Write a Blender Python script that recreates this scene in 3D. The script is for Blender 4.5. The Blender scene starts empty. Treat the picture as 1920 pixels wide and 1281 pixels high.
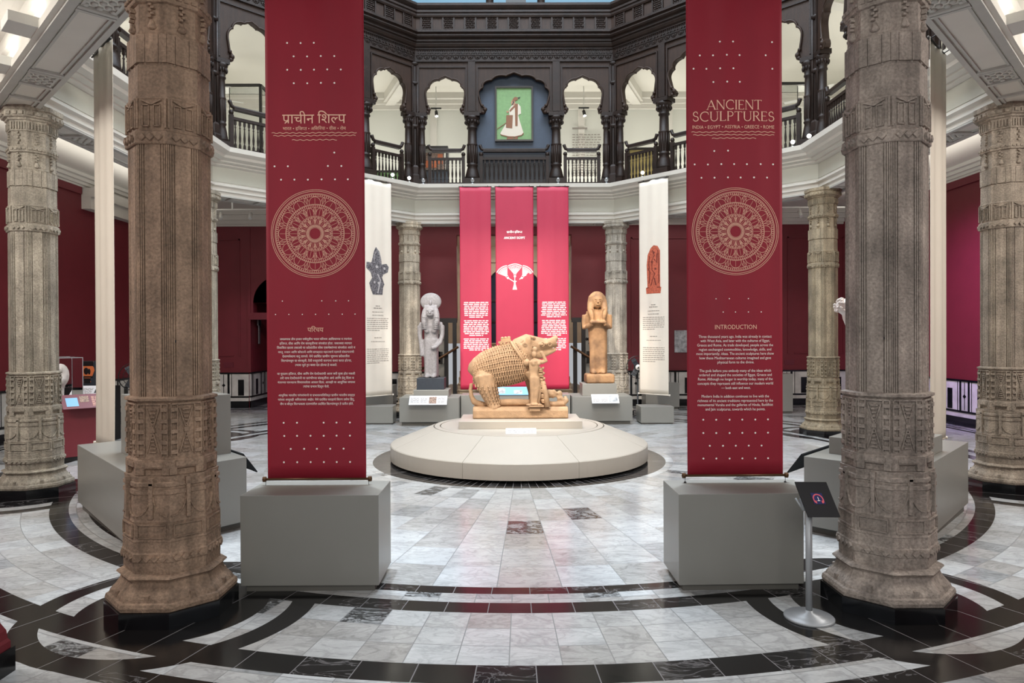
import bpy, bmesh, math, random
from mathutils import Matrix, Vector
PI = math.pi
random.seed(11)
SC = bpy.context.scene
COL = SC.collection
D0 = 11.51          # depth of the hall's centre in front of the camera

# ------------------------------------------------------------------ camera
cd = bpy.data.cameras.new('camera'); cam = bpy.data.objects.new('camera', cd); COL.objects.link(cam)
cd.sensor_width = 36.0; cd.lens = 1289.4 * 36.0 / 1920.0; cd.clip_start = 0.05; cd.clip_end = 200
yaw, pit, rol = .0041, .0055, -.0047
cy_, sy_, cp_, sp_, cr_, sr_ = math.cos(yaw), math.sin(yaw), math.cos(pit), math.sin(pit), math.cos(rol), math.sin(rol)
X1 = Vector((cy_, -sy_, 0)); Y1 = Vector((sy_, cy_, 0)); Z1 = Vector((0, 0, 1))
Y2 = cp_ * Y1 - sp_ * Z1; Z2 = sp_ * Y1 + cp_ * Z1
X3 = cr_ * X1 + sr_ * Z2; Z3 = cr_ * Z2 - sr_ * X1
cam.matrix_world = Matrix(((X3.x, Z3.x, -Y2.x, -.1535), (X3.y, Z3.y, -Y2.y, 0), (X3.z, Z3.z, -Y2.z, 2.0), (0, 0, 0, 1)))
SC.camera = cam

# ------------------------------------------------------------------ exposure, sky, big lights
SC.view_settings.view_transform = 'Standard'; SC.view_settings.look = 'None'
SC.view_settings.exposure = 0.15; SC.view_settings.gamma = 1.0; SC.view_settings.use_curve_mapping = False
world = bpy.data.worlds.new('daylight'); SC.world = world; world.use_nodes = True
bg = world.node_tree.nodes['Background']; bg.inputs[0].default_value = (.92, .95, 1.0, 1); bg.inputs[1].default_value = .42

def lamp(kind, name, loc, power, color=(1, 1, 1), size=1.0, size_y=None, target=None, spot=60, blend=.6, radius=.1):
    l = bpy.data.lights.new(name, kind); l.energy = power; l.color = color
    if kind == 'AREA':
        l.size = size
        if size_y: l.shape = 'RECTANGLE'; l.size_y = size_y
    elif kind == 'SPOT':
        l.spot_size = math.radians(spot); l.spot_blend = blend; l.shadow_soft_size = radius
    else: l.shadow_soft_size = radius
    o = bpy.data.objects.new(name, l); COL.objects.link(o); o.location = loc
    if target is not None:
        o.rotation_euler = (Vector(target) - Vector(loc)).to_track_quat('-Z', 'Y').to_euler()
    return o
WARM = (1, .88, .75); COOL = (.80, .90, 1.0); SOFT = (1, .96, .90)
lamp('AREA', 'dome_daylight', (0, D0, 15.5), 2700, COOL, 9, 9, (0, D0, 0))
for sx in (-1, 1):
    lamp('AREA', 'aisle_glow', (sx * 8.2, D0, 5.25), 62, SOFT, 1.2, 12, (sx * 8.2, D0, 9))
    lamp('AREA', 'aisle_light', (sx * 8.2, D0, 5.1), 50, SOFT, 1.2, 12, (sx * 8.6, D0, 0))
    lamp('AREA', 'front_aisle_light', (sx * 7.0, 4.6, 5.25), 230, SOFT, 2.5, 1.5, (sx * 6.4, 7.5, 0))
    lamp('AREA', 'side_gallery_light', (sx * 8.2, D0 + 2, 6.3), 120, SOFT, 2, 9, (sx * 8.2, D0 + 2, 12))
lamp('AREA', 'back_aisle_light', (0, 18.9, 5.3), 60, SOFT, 12, .8, (0, 19.2, 0))
lamp('AREA', 'back_gallery_light', (0, 19.4, 6.15), 190, SOFT, 13, .9, (0, 19.3, 12))
lamp('AREA', 'doorway_light', (0, -1.5, 4.2), 150, SOFT, 4, 3, (0, 8, 1.5))
lamp('AREA', 'stair_hall_light', (0, 22.6, 5.2), 190, SOFT, 3, 2, (0, 23.6, 0))
for sx in (-1, 1): lamp('SPOT', 'floor_glow_fill', (sx * 1.9, 6.5, 8.6), 1700, (.78, .89, 1), target=(sx * 1.75, 6.2, 0.0), spot=24, blend=.7)  # unseen spots, added for a cool glow on the floor by the plinths
lamp('AREA', 'entablature_fill', (0, 4.4, 8.6), 480, SOFT, 5, 1, (0, 18, 5.2))  # unseen fill, added to brighten the far entablature, pillars and ivory banners
lamp('SPOT', 'varaha_spot', (-2.2, 6.6, 6.6), 1500, WARM, target=(0.1, 11.5, 1.3), spot=20, radius=.04)
lamp('SPOT', 'varaha_spot', (2.6, 6.6, 6.6), 600, WARM, target=(0.1, 11.5, 1.2), spot=20, radius=.04)
lamp('SPOT', 'banner_spot', (-1.2, 9.5, 7.5), 1500, (1, .86, .76), target=(-.6, 17.2, 2.0), spot=34)
lamp('SPOT', 'banner_spot', (1.3, 9.5, 7.5), 1500, (1, .86, .76), target=(.8, 17.2, 2.0), spot=34)
lamp('SPOT', 'statue_spot', (-4.0, 10.5, 6.5), 1400, SOFT, target=(-2.05, 16.5, 1.6), spot=20)
lamp('SPOT', 'statue_spot', (0.6, 10.5, 6.5), 1600, WARM, target=(2.05, 16.5, 1.6), spot=22)
lamp('SPOT', 'magenta_spot', (6.9, 12.6, 4.8), 1300, (.62, .42, 1), target=(9.9, 14.7, 2.3), spot=75, blend=1)
lamp('SPOT', 'violet_spot', (-5.4, 18.2, 4.9), 60, (.55, .35, 1.0), target=(-6.9, 20.2, 1.5), spot=60)

# ------------------------------------------------------------------ small helpers
def lin(c):
    c = c / 255.0
    return c / 12.92 if c <= .04045 else ((c + .055) / 1.055) ** 2.4
def rgb(r, g, b): return (lin(r), lin(g), lin(b), 1)

class MB:
    """collects simple solids and links them as one mesh"""
    def __init__(s): s.v = []; s.f = []; s.sm = []
    def add(s, vs, fs, smooth=False):
        n = len(s.v); s.v += [tuple(v) for v in vs]
        for f in fs: s.f.append(tuple(i + n for i in f)); s.sm.append(smooth)
    def obox(s, c, ax, ay, az, hx, hy, hz):
        c = Vector(c); ax = Vector(ax) * hx; ay = Vector(ay) * hy; az = Vector(az) * hz
        vs = [c + i * ax + j * ay + k * az for k in (-1, 1) for j in (-1, 1) for i in (-1, 1)]
        s.add(vs, [(0, 2, 3, 1), (4, 5, 7, 6), (0, 1, 5, 4), (1, 3, 7, 5), (3, 2, 6, 7), (2, 0, 4, 6)])
    def box(s, x0, x1, y0, y1, z0, z1):
        s.obox(((x0 + x1) / 2, (y0 + y1) / 2, (z0 + z1) / 2), (1, 0, 0), (0, 1, 0), (0, 0, 1), abs(x1 - x0) / 2, abs(y1 - y0) / 2, abs(z1 - z0) / 2)
    def prism(s, pts, z0, z1):
        n = len(pts); vs = [(x, y, z0) for x, y in pts] + [(x, y, z1) for x, y in pts]
        s.add(vs, [tuple(range(n))[::-1], tuple(range(n, 2 * n))] + [(i, (i + 1) % n, n + (i + 1) % n, n + i) for i in range(n)])
    def lathe(s, prof, n=16, c=(0, 0, 0), ph=0., smooth=True, cap=True):
        cx, cy, cz = c; m = len(prof); vs = []
        for r, z in prof:
            for k in range(n):
                a = ph + 2 * PI * k / n; vs.append((cx + r * math.cos(a), cy + r * math.sin(a), cz + z))
        fs = [(i * n + k, i * n + (k + 1) % n, (i + 1) * n + (k + 1) % n, (i + 1) * n + k) for i in range(m - 1) for k in range(n)]
        s.add(vs, fs, smooth)
        if cap: s.add(vs[:n], [tuple(range(n))[::-1]]); s.add(vs[-n:], [tuple(range(n))])
    def tube(s, path, rad, n=8, ry=1.0, smooth=True, side=None):
        """tube through path; rad number or list; ry squeezes the second cross axis"""
        P = [Vector(p) for p in path]; m = len(P); R = rad if isinstance(rad, (list, tuple)) else [rad] * m
        ref = Vector(side) if side is not None else None; vs = []
        for i in range(m):
            t = (P[min(i + 1, m - 1)] - P[max(i - 1, 0)]); t = t.normalized() if t.length > 1e-9 else Vector((0, 0, 1))
            if ref is None: ref = Vector((0, 1, 0)) if abs(t.y) < .9 else Vector((1, 0, 0))
            b = (ref - t * ref.dot(t)).normalized(); a = t.cross(b); 
            if side is None: ref = b
            for k in range(n):
                q = 2 * PI * k / n; vs.append(P[i] + a * (R[i] * math.cos(q)) + b * (R[i] * ry * math.sin(q)))
        fs = [(i * n + k, (i + 1) * n + k, (i + 1) * n + (k + 1) % n, i * n + (k + 1) % n) for i in range(m - 1) for k in range(n)]
        s.add(vs, fs, smooth); s.add(vs[:n], [tuple(range(n))]); s.add(vs[-n:], [tuple(range(n))[::-1]])
    def ball(s, c, rx, ry=None, rz=None, n=12, m=8, rot=None):
        ry = rx if ry is None else ry; rz = rx if rz is None else rz; vs = []; c = Vector(c)
        for i in range(m + 1):
            th = PI * i / m
            for k in range(n):
                p = Vector((rx * math.sin(th) * math.cos(2 * PI * k / n), ry * math.sin(th) * math.sin(2 * PI * k / n), rz * math.cos(th)))
                vs.append(c + (rot @ p if rot else p))
        s.add(vs, [(i * n + k, (i + 1) * n + k, (i + 1) * n + (k + 1) % n, i * n + (k + 1) % n) for i in range(m) for k in range(n)], True)
    def poly3(s, pts, off):
        """flat outline in space given a thickness vector"""
        off = Vector(off); n = len(pts); P = [Vector(p) for p in pts]
        s.add(P + [p + off for p in P], [tuple(range(n))[::-1], tuple(range(n, 2 * n))] + [(i, (i + 1) % n, n + (i + 1) % n, n + i) for i in range(n)])
    def build(s, name, mat, parent=None, bevel=0, seg=2, remesh=0, smooth_it=0, tri=False):
        me = bpy.data.meshes.new(name); me.from_pydata(s.v, [], s.f); me.materials.append(mat)
        me.polygons.foreach_set('use_smooth', s.sm)
        bm = bmesh.new(); bm.from_mesh(me)
        if remesh == 0 and len(bm.verts) < 60000: bmesh.ops.remove_doubles(bm, verts=bm.verts, dist=1e-6)
        bmesh.ops.recalc_face_normals(bm, faces=bm.faces)
        big = [f for f in bm.faces if len(f.verts) > 4]
        if big: bmesh.ops.triangulate(bm, faces=big)
        bm.to_mesh(me); bm.free(); me.update()
        o = bpy.data.objects.new(name, me); COL.objects.link(o)
        if parent is not None: o.parent = parent
        if bevel:
            b = o.modifiers.new('bevel', 'BEVEL'); b.width = bevel; b.segments = seg; b.limit_method = 'ANGLE'; b.angle_limit = .6
        if remesh:
            r = o.modifiers.new('remesh', 'REMESH'); r.mode = 'VOXEL'; r.voxel_size = remesh; r.use_smooth_shade = True
            if smooth_it:
                q = o.modifiers.new('smooth', 'SMOOTH'); q.iterations = smooth_it; q.factor = .5
        return o

def tag(o, label, cat, group=None, kind=None):
    o['label'] = label; o['category'] = cat
    if group: o['group'] = group
    if kind: o['kind'] = kind
    return o
def thing(name, label, cat, loc=(0, 0, 0), rz=0., group=None):
    o = bpy.data.objects.new(name, None); o.empty_display_size = .1; COL.objects.link(o)
    o.location = loc; o.rotation_euler = (0, 0, rz); return tag(o, label, cat, group)
def struct(name, mb, mat, parent=None, **k):
    o = mb.build(name, mat, parent, **k)
    if parent is None: o['kind'] = 'structure'
    return o
KIDS = {}
def copy_tree(o, parent=None):
    c = o.copy(); COL.objects.link(c)
    if parent is not None: c.parent = parent
    for ch in list(o.children): copy_tree(ch, c)
    return c

# ------------------------------------------------------------------ materials
def newmat(name):
    m = bpy.data.materials.new(name); m.use_nodes = True; nt = m.node_tree; return m, nt, nt.nodes['Principled BSDF']
def mat(name, col, rough=.6, metal=0., noise=0., nscale=8., bump=0., bscale=60., spec=.5, emit=None, estr=0., alt=None, stretch=None, coat=0.):
    m, nt, b = newmat(name); N = nt.nodes.new; L = nt.links.new
    b.inputs['Base Color'].default_value = col; b.inputs['Roughness'].default_value = rough; b.inputs['Metallic'].default_value = metal
    b.inputs['Specular IOR Level'].default_value = spec; b.inputs['Coat Weight'].default_value = coat
    if emit: b.inputs['Emission Color'].default_value = emit; b.inputs['Emission Strength'].default_value = estr
    if noise or bump:
        tc = N('ShaderNodeTexCoord'); src = tc.outputs['Object']
        if stretch:
            mp = N('ShaderNodeMapping'); mp.inputs['Scale'].default_value = stretch; L(src, mp.inputs[0]); src = mp.outputs[0]
    if noise:
        t = N('ShaderNodeTexNoise'); t.inputs['Scale'].default_value = nscale; t.inputs['Detail'].default_value = 6; L(src, t.inputs['Vector'])
        mx = N('ShaderNodeMix'); mx.data_type = 'RGBA'
        a = alt if alt else tuple(c * (1 - noise) for c in col[:3]) + (1,)
        mx.inputs[6].default_value = a; mx.inputs[7].default_value = col
        rp = N('ShaderNodeMapRange'); rp.inputs[1].default_value = .35; rp.inputs[2].default_value = .65
        L(t.outputs['Fac'], rp.inputs[0]); L(rp.outputs[0], mx.inputs[0]); L(mx.outputs[2], b.inputs['Base Color'])
    if bump:
        t2 = N('ShaderNodeTexNoise'); t2.inputs['Scale'].default_value = bscale; t2.inputs['Detail'].default_value = 5; L(src, t2.inputs['Vector'])
        bp = N('ShaderNodeBump'); bp.inputs['Strength'].default_value = bump; bp.inputs['Distance'].default_value = .02
        L(t2.outputs['Fac'], bp.inputs['Height']); L(bp.outputs[0], b.inputs['Normal'])
    return m
def stone_mat():
    m, nt, b = newmat('pillar_stone'); N = nt.nodes.new; L = nt.links.new
    oi = N('ShaderNodeObjectInfo'); tc = N('ShaderNodeTexCoord')
    ad = N('ShaderNodeVectorMath'); ad.operation = 'ADD'; L(tc.outputs['Object'], ad.inputs[0])
    sc = N('ShaderNodeVectorMath'); sc.operation = 'SCALE'; L(oi.outputs['Color'], sc.inputs[0]); sc.inputs['Scale'].default_value = 90; L(sc.outputs[0], ad.inputs[1])
    n1 = N('ShaderNodeTexNoise'); n1.inputs['Scale'].default_value = 3.0; n1.inputs['Detail'].default_value = 8; n1.inputs['Roughness'].default_value = .65; L(ad.outputs[0], n1.inputs['Vector'])
    n2 = N('ShaderNodeTexNoise'); n2.inputs['Scale'].default_value = 55; n2.inputs['Detail'].default_value = 6; L(ad.outputs[0], n2.inputs['Vector'])
    mp = N('ShaderNodeMapping'); mp.inputs['Scale'].default_value = (9, 9, .7); L(ad.outputs[0], mp.inputs[0])
    n3 = N('ShaderNodeTexNoise'); n3.inputs['Scale'].default_value = 1.6; n3.inputs['Detail'].default_value = 5; L(mp.outputs[0], n3.inputs['Vector'])
    def scaled(sock, lo, hi, a=.3, c=.7):
        r = N('ShaderNodeMapRange'); r.inputs[1].default_value = a; r.inputs[2].default_value = c; r.inputs[3].default_value = lo; r.inputs[4].default_value = hi; L(sock, r.inputs[0]); return r.outputs[0]
    def mul(a, c):
        q = N('ShaderNodeMath'); q.operation = 'MULTIPLY'; L(a, q.inputs[0]); L(c, q.inputs[1]); return q.outputs[0]
    f = mul(mul(scaled(n1.outputs['Fac'], .58, 1.25), scaled(n2.outputs['Fac'], .72, 1.22)), scaled(n3.outputs['Fac'], .68, 1.18))
    v = N('ShaderNodeVectorMath'); v.operation = 'SCALE'; L(oi.outputs['Color'], v.inputs[0]); L(f, v.inputs['Scale']); L(v.outputs[0], b.inputs['Base Color'])
    bp = N('ShaderNodeBump'); bp.inputs['Strength'].default_value = .8; bp.inputs['Distance'].default_value = .012
    L(n2.outputs['Fac'], bp.inputs['Height']); L(bp.outputs[0], b.inputs['Normal']); b.inputs['Roughness'].default_value = .85
    return m
M = {}
M['stone'] = stone_mat()
M['blackstone'] = mat('black_marble', rgb(22, 24, 27), .16, noise=.5, nscale=5)
M['cream'] = mat('cream_paint', rgb(212, 209, 200), .55, noise=.05, nscale=2)
M['frieze'] = mat('pale_frieze_paint', rgb(190, 190, 178), .6, noise=.05, nscale=2)
M['gallerywall'] = mat('gallery_wall_paint', rgb(208, 209, 200), .7)
M['ceil'] = mat('ceiling_paint', rgb(216, 213, 202), .7)
M['soffit'] = mat('soffit_paint', rgb(186, 186, 180), .6, noise=.06, nscale=6)
M['red'] = mat('red_wall_paint', rgb(112, 33, 43), .55, noise=.08, nscale=3, bump=.05, bscale=90)
M['wood'] = mat('dark_carved_wood', rgb(36, 23, 17), .5, spec=.3, noise=.45, nscale=5, bump=.25, bscale=45, stretch=(1, 1, 1))
M['woodlite'] = mat('dark_wood_panel', rgb(48, 32, 23), .55, spec=.3, noise=.35, nscale=6, bump=.2, bscale=60, stretch=(3, 3, .6))
M['plinth'] = mat('grey_plinth_paint', rgb(138, 137, 131), .33, noise=.03, nscale=3, bump=.04, bscale=200)
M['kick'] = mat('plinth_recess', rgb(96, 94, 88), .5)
M['stage'] = mat('pale_stage_paint', rgb(180, 173, 162), .42, noise=.03, nscale=2)
M['red_fabric'] = mat('crimson_fabric', rgb(146, 14, 41), .62, noise=.07, nscale=2, bump=.08, bscale=400)
M['pink_fabric'] = mat('rose_red_fabric', rgb(176, 38, 70), .6, noise=.05, nscale=2, bump=.05, bscale=300)
M['white_fabric'] = mat('ivory_fabric', rgb(222, 214, 200), .7, noise=.04, nscale=2, bump=.05, bscale=300)
M['gold_ink'] = mat('pale_gold_ink', rgb(244, 196, 170), .5)
M['white_ink'] = mat('white_ink', rgb(255, 246, 240), .5)
M['grey_ink'] = mat('grey_ink', rgb(140, 134, 126), .6)
M['dark_ink'] = mat('charcoal_ink', rgb(52, 50, 54), .6, noise=.5, nscale=30, alt=rgb(130, 128, 132))
M['terracotta_ink'] = mat('terracotta_ink', rgb(196, 100, 74), .6, noise=.4, nscale=30)
M['terracotta_dark'] = mat('terracotta_shade_ink', rgb(104, 42, 32), .6)
M['pale_ink'] = mat('silver_ink', rgb(176, 172, 172), .6)
M['sand'] = mat('tan_sandstone', rgb(184, 150, 116), .8, noise=.25, nscale=9, bump=.35, bscale=50)
M['granite'] = mat('grey_granite', rgb(142, 138, 138), .6, noise=.25, nscale=25, bump=.25, bscale=70)
M['brownstone'] = mat('brown_limestone', rgb(176, 136, 96), .75, noise=.35, nscale=4, bump=.35, bscale=40, alt=rgb(122, 92, 66))
M['marblewhite'] = mat('white_marble', rgb(226, 216, 208), .5, noise=.1, nscale=8, bump=.3, bscale=40)
M['slate'] = mat('dark_slate', rgb(48, 54, 62), .5, noise=.15, nscale=20)
M['label'] = mat('white_label', rgb(226, 226, 230), .4)
M['chrome'] = mat('silver_metal', rgb(176, 180, 184), .3, metal=.9)
M['steel'] = mat('painted_steel', rgb(160, 163, 166), .42, metal=.3)
M['black'] = mat('black_plastic', rgb(18, 18, 20), .4)
M['matteblack'] = mat('matte_black_board', rgb(34, 36, 38), .85, spec=.2)
M['blackmetal'] = mat('black_iron', rgb(20, 18, 18), .4)
M['brass'] = mat('dark_brass', rgb(86, 60, 38), .4, metal=.6)
M['whiteplastic'] = mat('white_plastic', rgb(212, 212, 206), .4)
M['lens'] = mat('lit_lens', (1, 1, 1, 1), .4, emit=(1, .93, .82, 1), estr=30)
M['floodglass'] = mat('floodlight_glass', (1, 1, 1, 1), .4, emit=(1, .96, .88, 1), estr=9)
M['bluewall'] = mat('slate_blue_panel', rgb(50, 62, 78), .6, noise=.1, nscale=10)
M['bluedark'] = mat('dark_blue_hoarding', rgb(22, 25, 33), .5)
M['frame'] = mat('dark_frame', rgb(34, 28, 22), .35)
M['green'] = mat('painted_green', rgb(106, 140, 90), .6, noise=.15, nscale=14)
M['robe'] = mat('painted_white_robe', rgb(186, 176, 160), .6)
M['robebrown'] = mat('painted_brown', rgb(112, 70, 42), .6)
M['skin'] = mat('painted_skin', rgb(150, 112, 84), .6)
M['marblepanel'] = mat('veined_wall_marble', rgb(214, 212, 206), .3, noise=.3, nscale=3)
M['greymarble'] = mat('grey_wall_marble', rgb(150, 148, 140), .35, noise=.3, nscale=3)
M['stairstone'] = mat('stair_stone', rgb(168, 152, 128), .6, noise=.15, nscale=4)
M['glassdark'] = mat('dark_door_glass', rgb(38, 46, 58), .12)
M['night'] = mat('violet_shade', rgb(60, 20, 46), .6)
M['vaseorange'] = mat('vase_orange', rgb(206, 110, 62), .5)
M['bluescreen'] = mat('blue_picture', rgb(120, 176, 214), .4)
M['maroon'] = mat('maroon_panel', rgb(104, 36, 48), .4)
M['upperblue'] = mat('upper_blue_paint', rgb(92, 128, 148), .6)
M['photo'] = mat('pale_photo', rgb(196, 200, 204), .5, noise=.6, nscale=9)
M['mosaic'] = mat('brown_photo', rgb(170, 140, 120), .5, noise=.7, nscale=40)
M['navy'] = mat('navy_icon', rgb(28, 36, 92), .4)
M['coral'] = mat('coral_icon', rgb(226, 96, 104), .4)
def glass_mat():
    m, nt, b = newmat('clear_acrylic'); b.inputs['Transmission Weight'].default_value = 1.0; b.inputs['Roughness'].default_value = .02
    b.inputs['IOR'].default_value = 1.15; b.inputs['Base Color'].default_value = (.97, .98, .98, 1); return m
M['glass'] = glass_mat()

class X:
    """number sockets with arithmetic, for the floor pattern"""
    nt = None
    def __init__(s, k): s.k = k
    @staticmethod
    def op(o, *a):
        n = X.nt.nodes.new('ShaderNodeMath'); n.operation = o
        for i, q in enumerate(a):
            if isinstance(q, X): X.nt.links.new(q.k, n.inputs[i])
            else: n.inputs[i].default_value = q
        return X(n.outputs[0])
    def __add__(s, o): return X.op('ADD', s, o)
    __radd__ = __add__
    def __sub__(s, o): return X.op('SUBTRACT', s, o)
    def __rsub__(s, o): return X.op('SUBTRACT', o, s)
    def __mul__(s, o): return X.op('MULTIPLY', s, o)
    __rmul__ = __mul__
    def __truediv__(s, o): return X.op('DIVIDE', s, o)
    def gt(s, o): return X.op('GREATER_THAN', s, o)
    def lt(s, o): return X.op('LESS_THAN', s, o)
    def fl(s): return X.op('FLOOR', s)
    def fr(s): return X.op('FRACT', s)
    def ab(s): return X.op('ABSOLUTE', s)
def xmin(a, b): return X.op('MINIMUM', a, b)
def xmax(a, b): return X.op('MAXIMUM', a, b)
def hyp(a, b): return X.op('SQRT', a * a + b * b)
def sel(c, a, b): return c * a + (1 - c) * b if isinstance(c, X) else (a if c else b)
def floor_mat():
    m, nt, b = newmat('marble_floor_inlay'); X.nt = nt; N = nt.nodes.new; L = nt.links.new
    g = N('ShaderNodeNewGeometry'); sp = N('ShaderNodeSeparateXYZ'); L(g.outputs['Position'], sp.inputs[0])
    x = X(sp.outputs[0]); y = X(sp.outputs[1]) - D0; r = hyp(x, y); th = X.op('ARCTAN2', y, x)
    ax, ay = x.ab(), y.ab(); rc = hyp(xmin(ax, ay) - 2.66, xmax(ax, ay) - 6.366)
    band = lambda q, a, c: q.gt(a) * q.lt(c)
    loopb = X.op('MINIMUM', rc.lt(.67) + band(rc, .85, 1.03), 1.0)
    inner_zone = r.lt(6.02); outer = r.gt(7.56)
    black_rings = band(r, 6.02, 6.16) + band(r, 6.34, 6.53) + band(r, 7.33, 7.56)
    ring_zone = band(r, 6.02, 6.53) + band(r, 7.33, 7.56)
    band2 = band(r, 7.74, 7.92) * rc.gt(1.03)
    loop_out = sel(rc.lt(.85), 0, loopb)                        # crescents outside the outer ring stay white inside
    blk = sel(ring_zone, black_rings, sel(outer, xmin(loop_out + band2, 1.0), loopb))
    disc = r.lt(2.40); blk = sel(disc, 1, blk)
    # square courses near the outer walls
    edge = xmax(ax / 9.87, ay / 8.5)
    blk = xmax(blk, sel(r.gt(8.3), band(xmax(ax - 9.35, y - 7.9), 0, .10) + band(xmax(ax - 9.35, y - 7.9), .2, .26), 0))
    inside = r.lt(6.1); mid = band(r, 6.1, 7.56)
    n_th = sel(inside, 72.0, 140.0); row_h = sel(inside, .5, .2667)
    off = sel(inside, .02, 6.53)
    ru = (r - off) / row_h; tu = (th / (2 * PI)) * n_th + .5
    # black bands cut in their own lengths, one course
    tb = (th / (2 * PI)) * 128.0
    tu = sel(blk, tb, tu); ru2 = sel(blk, r / .6, ru)
    # the aisle outside: square slabs
    sq = r.gt(8.1)
    tu = sel(sq, x / .45, tu); ru2 = sel(sq, y / .45, ru2)
    width = sel(sq, .45, sel(blk, r * (2 * PI / 128.0), r * (2 * PI) / n_th)); rh = sel(sq, .45, sel(blk, .6, row_h))
    jt = xmin(tu.fr(), 1 - tu.fr()) * width; jr = xmin(ru2.fr(), 1 - ru2.fr()) * rh + blk * (1 - sq) * 1.0
    joint = xmin(jt, jr).lt(.0035)
    cmb = N('ShaderNodeCombineXYZ'); L(tu.fl().k, cmb.inputs[0]); L(ru2.fl().k, cmb.inputs[1]); L((blk * 7 + inside * 3).k, cmb.inputs[2])
    wn = N('ShaderNodeTexWhiteNoise'); wn.noise_dimensions = '3D'; L(cmb.outputs[0], wn.inputs['Vector'])
    rnd = X(wn.outputs['Value']); spc = N('ShaderNodeSeparateColor'); L(wn.outputs['Color'], spc.inputs[0]); rnd2 = X(spc.outputs[0])
    off3 = N('ShaderNodeVectorMath'); off3.operation = 'SCALE'; L(wn.outputs['Color'], off3.inputs[0]); off3.inputs['Scale'].default_value = 13
    pos = N('ShaderNodeVectorMath'); pos.operation = 'ADD'; L(g.outputs['Position'], pos.inputs[0]); L(off3.outputs[0], pos.inputs[1])
    mp = N('ShaderNodeMapping'); mp.inputs['Scale'].default_value = (1.6, 3.4, 1); mp.inputs['Rotation'].default_value = (0, 0, .5); L(pos.outputs[0], mp.inputs[0])
    def noise(scale, det, dist):
        t = N('ShaderNodeTexNoise'); t.inputs['Scale'].default_value = scale; t.inputs['Detail'].default_value = det; t.inputs['Distortion'].default_value = dist
        L(mp.outputs[0], t.inputs['Vector']); return X(t.outputs['Fac'])
    v1 = (noise(2.2, 7, 1.6) - .5).ab(); v2 = (noise(5.5, 6, 2.2) - .5).ab(); cl = noise(1.5, 4, .5)
    vein = xmax(1 - v1 * 14, 0); vein2 = xmax(1 - v2 * 9, 0)
    heavy = rnd2.gt(.965); darkt = rnd.gt(.88)
    val = .40 + rnd * .20 - darkt * .22 + (cl - .5) * .28 - vein * .10 - vein2 * .04 - heavy * (vein * .28 + vein2 * .22)
    val = sel(joint, .22, xmax(val, .05))
    bval = sel(joint, .16, .006 + rnd * .006 + xmax(vein - .55, 0) * rnd2.gt(.8) * .25)
    tan = N('ShaderNodeMix'); tan.data_type = 'RGBA'; tan.inputs[6].default_value = (1, .985, .95, 1); tan.inputs[7].default_value = (.93, .97, .99, 1); L(rnd2.k, tan.inputs[0])
    sc = N('ShaderNodeVectorMath'); sc.operation = 'SCALE'; L(tan.outputs[2], sc.inputs[0]); L(val.k, sc.inputs['Scale'])
    mx = N('ShaderNodeMix'); mx.data_type = 'RGBA'; L(blk.k, mx.inputs[0]); L(sc.outputs[0], mx.inputs[6])
    cb = N('ShaderNodeCombineColor'); L((bval * 1.05).k, cb.inputs[0]); L(bval.k, cb.inputs[1]); L((bval * 1.02).k, cb.inputs[2]); L(cb.outputs[0], mx.inputs[7])
    L(mx.outputs[2], b.inputs['Base Color'])
    L(sel(joint, .5, .10 + cl * .10).k, b.inputs['Roughness'])
    return m
M['floor'] = floor_mat()

# ------------------------------------------------------------------ the setting
C45 = [(math.cos(PI / 4 * k), math.sin(PI / 4 * k)) for k in range(8)]
def ringpt(r, k, z): 
    R = r / math.cos(PI / 8); a = PI / 4 * k - PI / 8; return (R * math.cos(a), D0 + R * math.sin(a), z)
def sweep_oct(mb, prof, faces=range(8)):
    n = len(prof)
    for k in faces:
        vs = [ringpt(r, k, z) for r, z in prof] + [ringpt(r, k + 1, z) for r, z in prof]
        mb.add(vs, [(i, (i + 1) % n, n + (i + 1) % n, n + i) for i in range(n)])
WX, YB, YF = 9.87, 20.0, 3.0
fl = MB(); fl.box(-14, 14, -4, 26, -.2, 0); struct('floor', fl, M['floor'])
def slab_with_well(name, r, z0, z1, m, yb=YB + .3, yf=YF, wx=WX + .3):
    mb = MB(); vs = []; outer = []
    for k in range(8):
        x, y, _ = ringpt(r, k, 0); dx, dy = x, y - D0
        t = min((wx / abs(dx)) if abs(dx) > 1e-6 else 99, ((yb - D0) / dy) if dy > 0 else ((D0 - yf) / -dy))
        outer.append((dx * t, D0 + dy * t)); vs.append((x, y))
    corners = {0: [], 1: [(wx, yb)], 3: [(-wx, yb)], 5: [(-wx, yf)], 7: [(wx, yf)]}
    for k in range(8):
        k2 = (k + 1) % 8
        pts = [vs[k2], vs[k], outer[k]] + corners.get(k, []) + [outer[k2]]
        mb.prism(pts, z0, z1)
    return struct(name, mb, m)
slab_with_well('ceiling', 6.70, 5.70, 5.86, M['ceil'])
slab_with_well('ceiling_upper', 6.36, 9.15, 9.45, M['ceil'])
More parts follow.
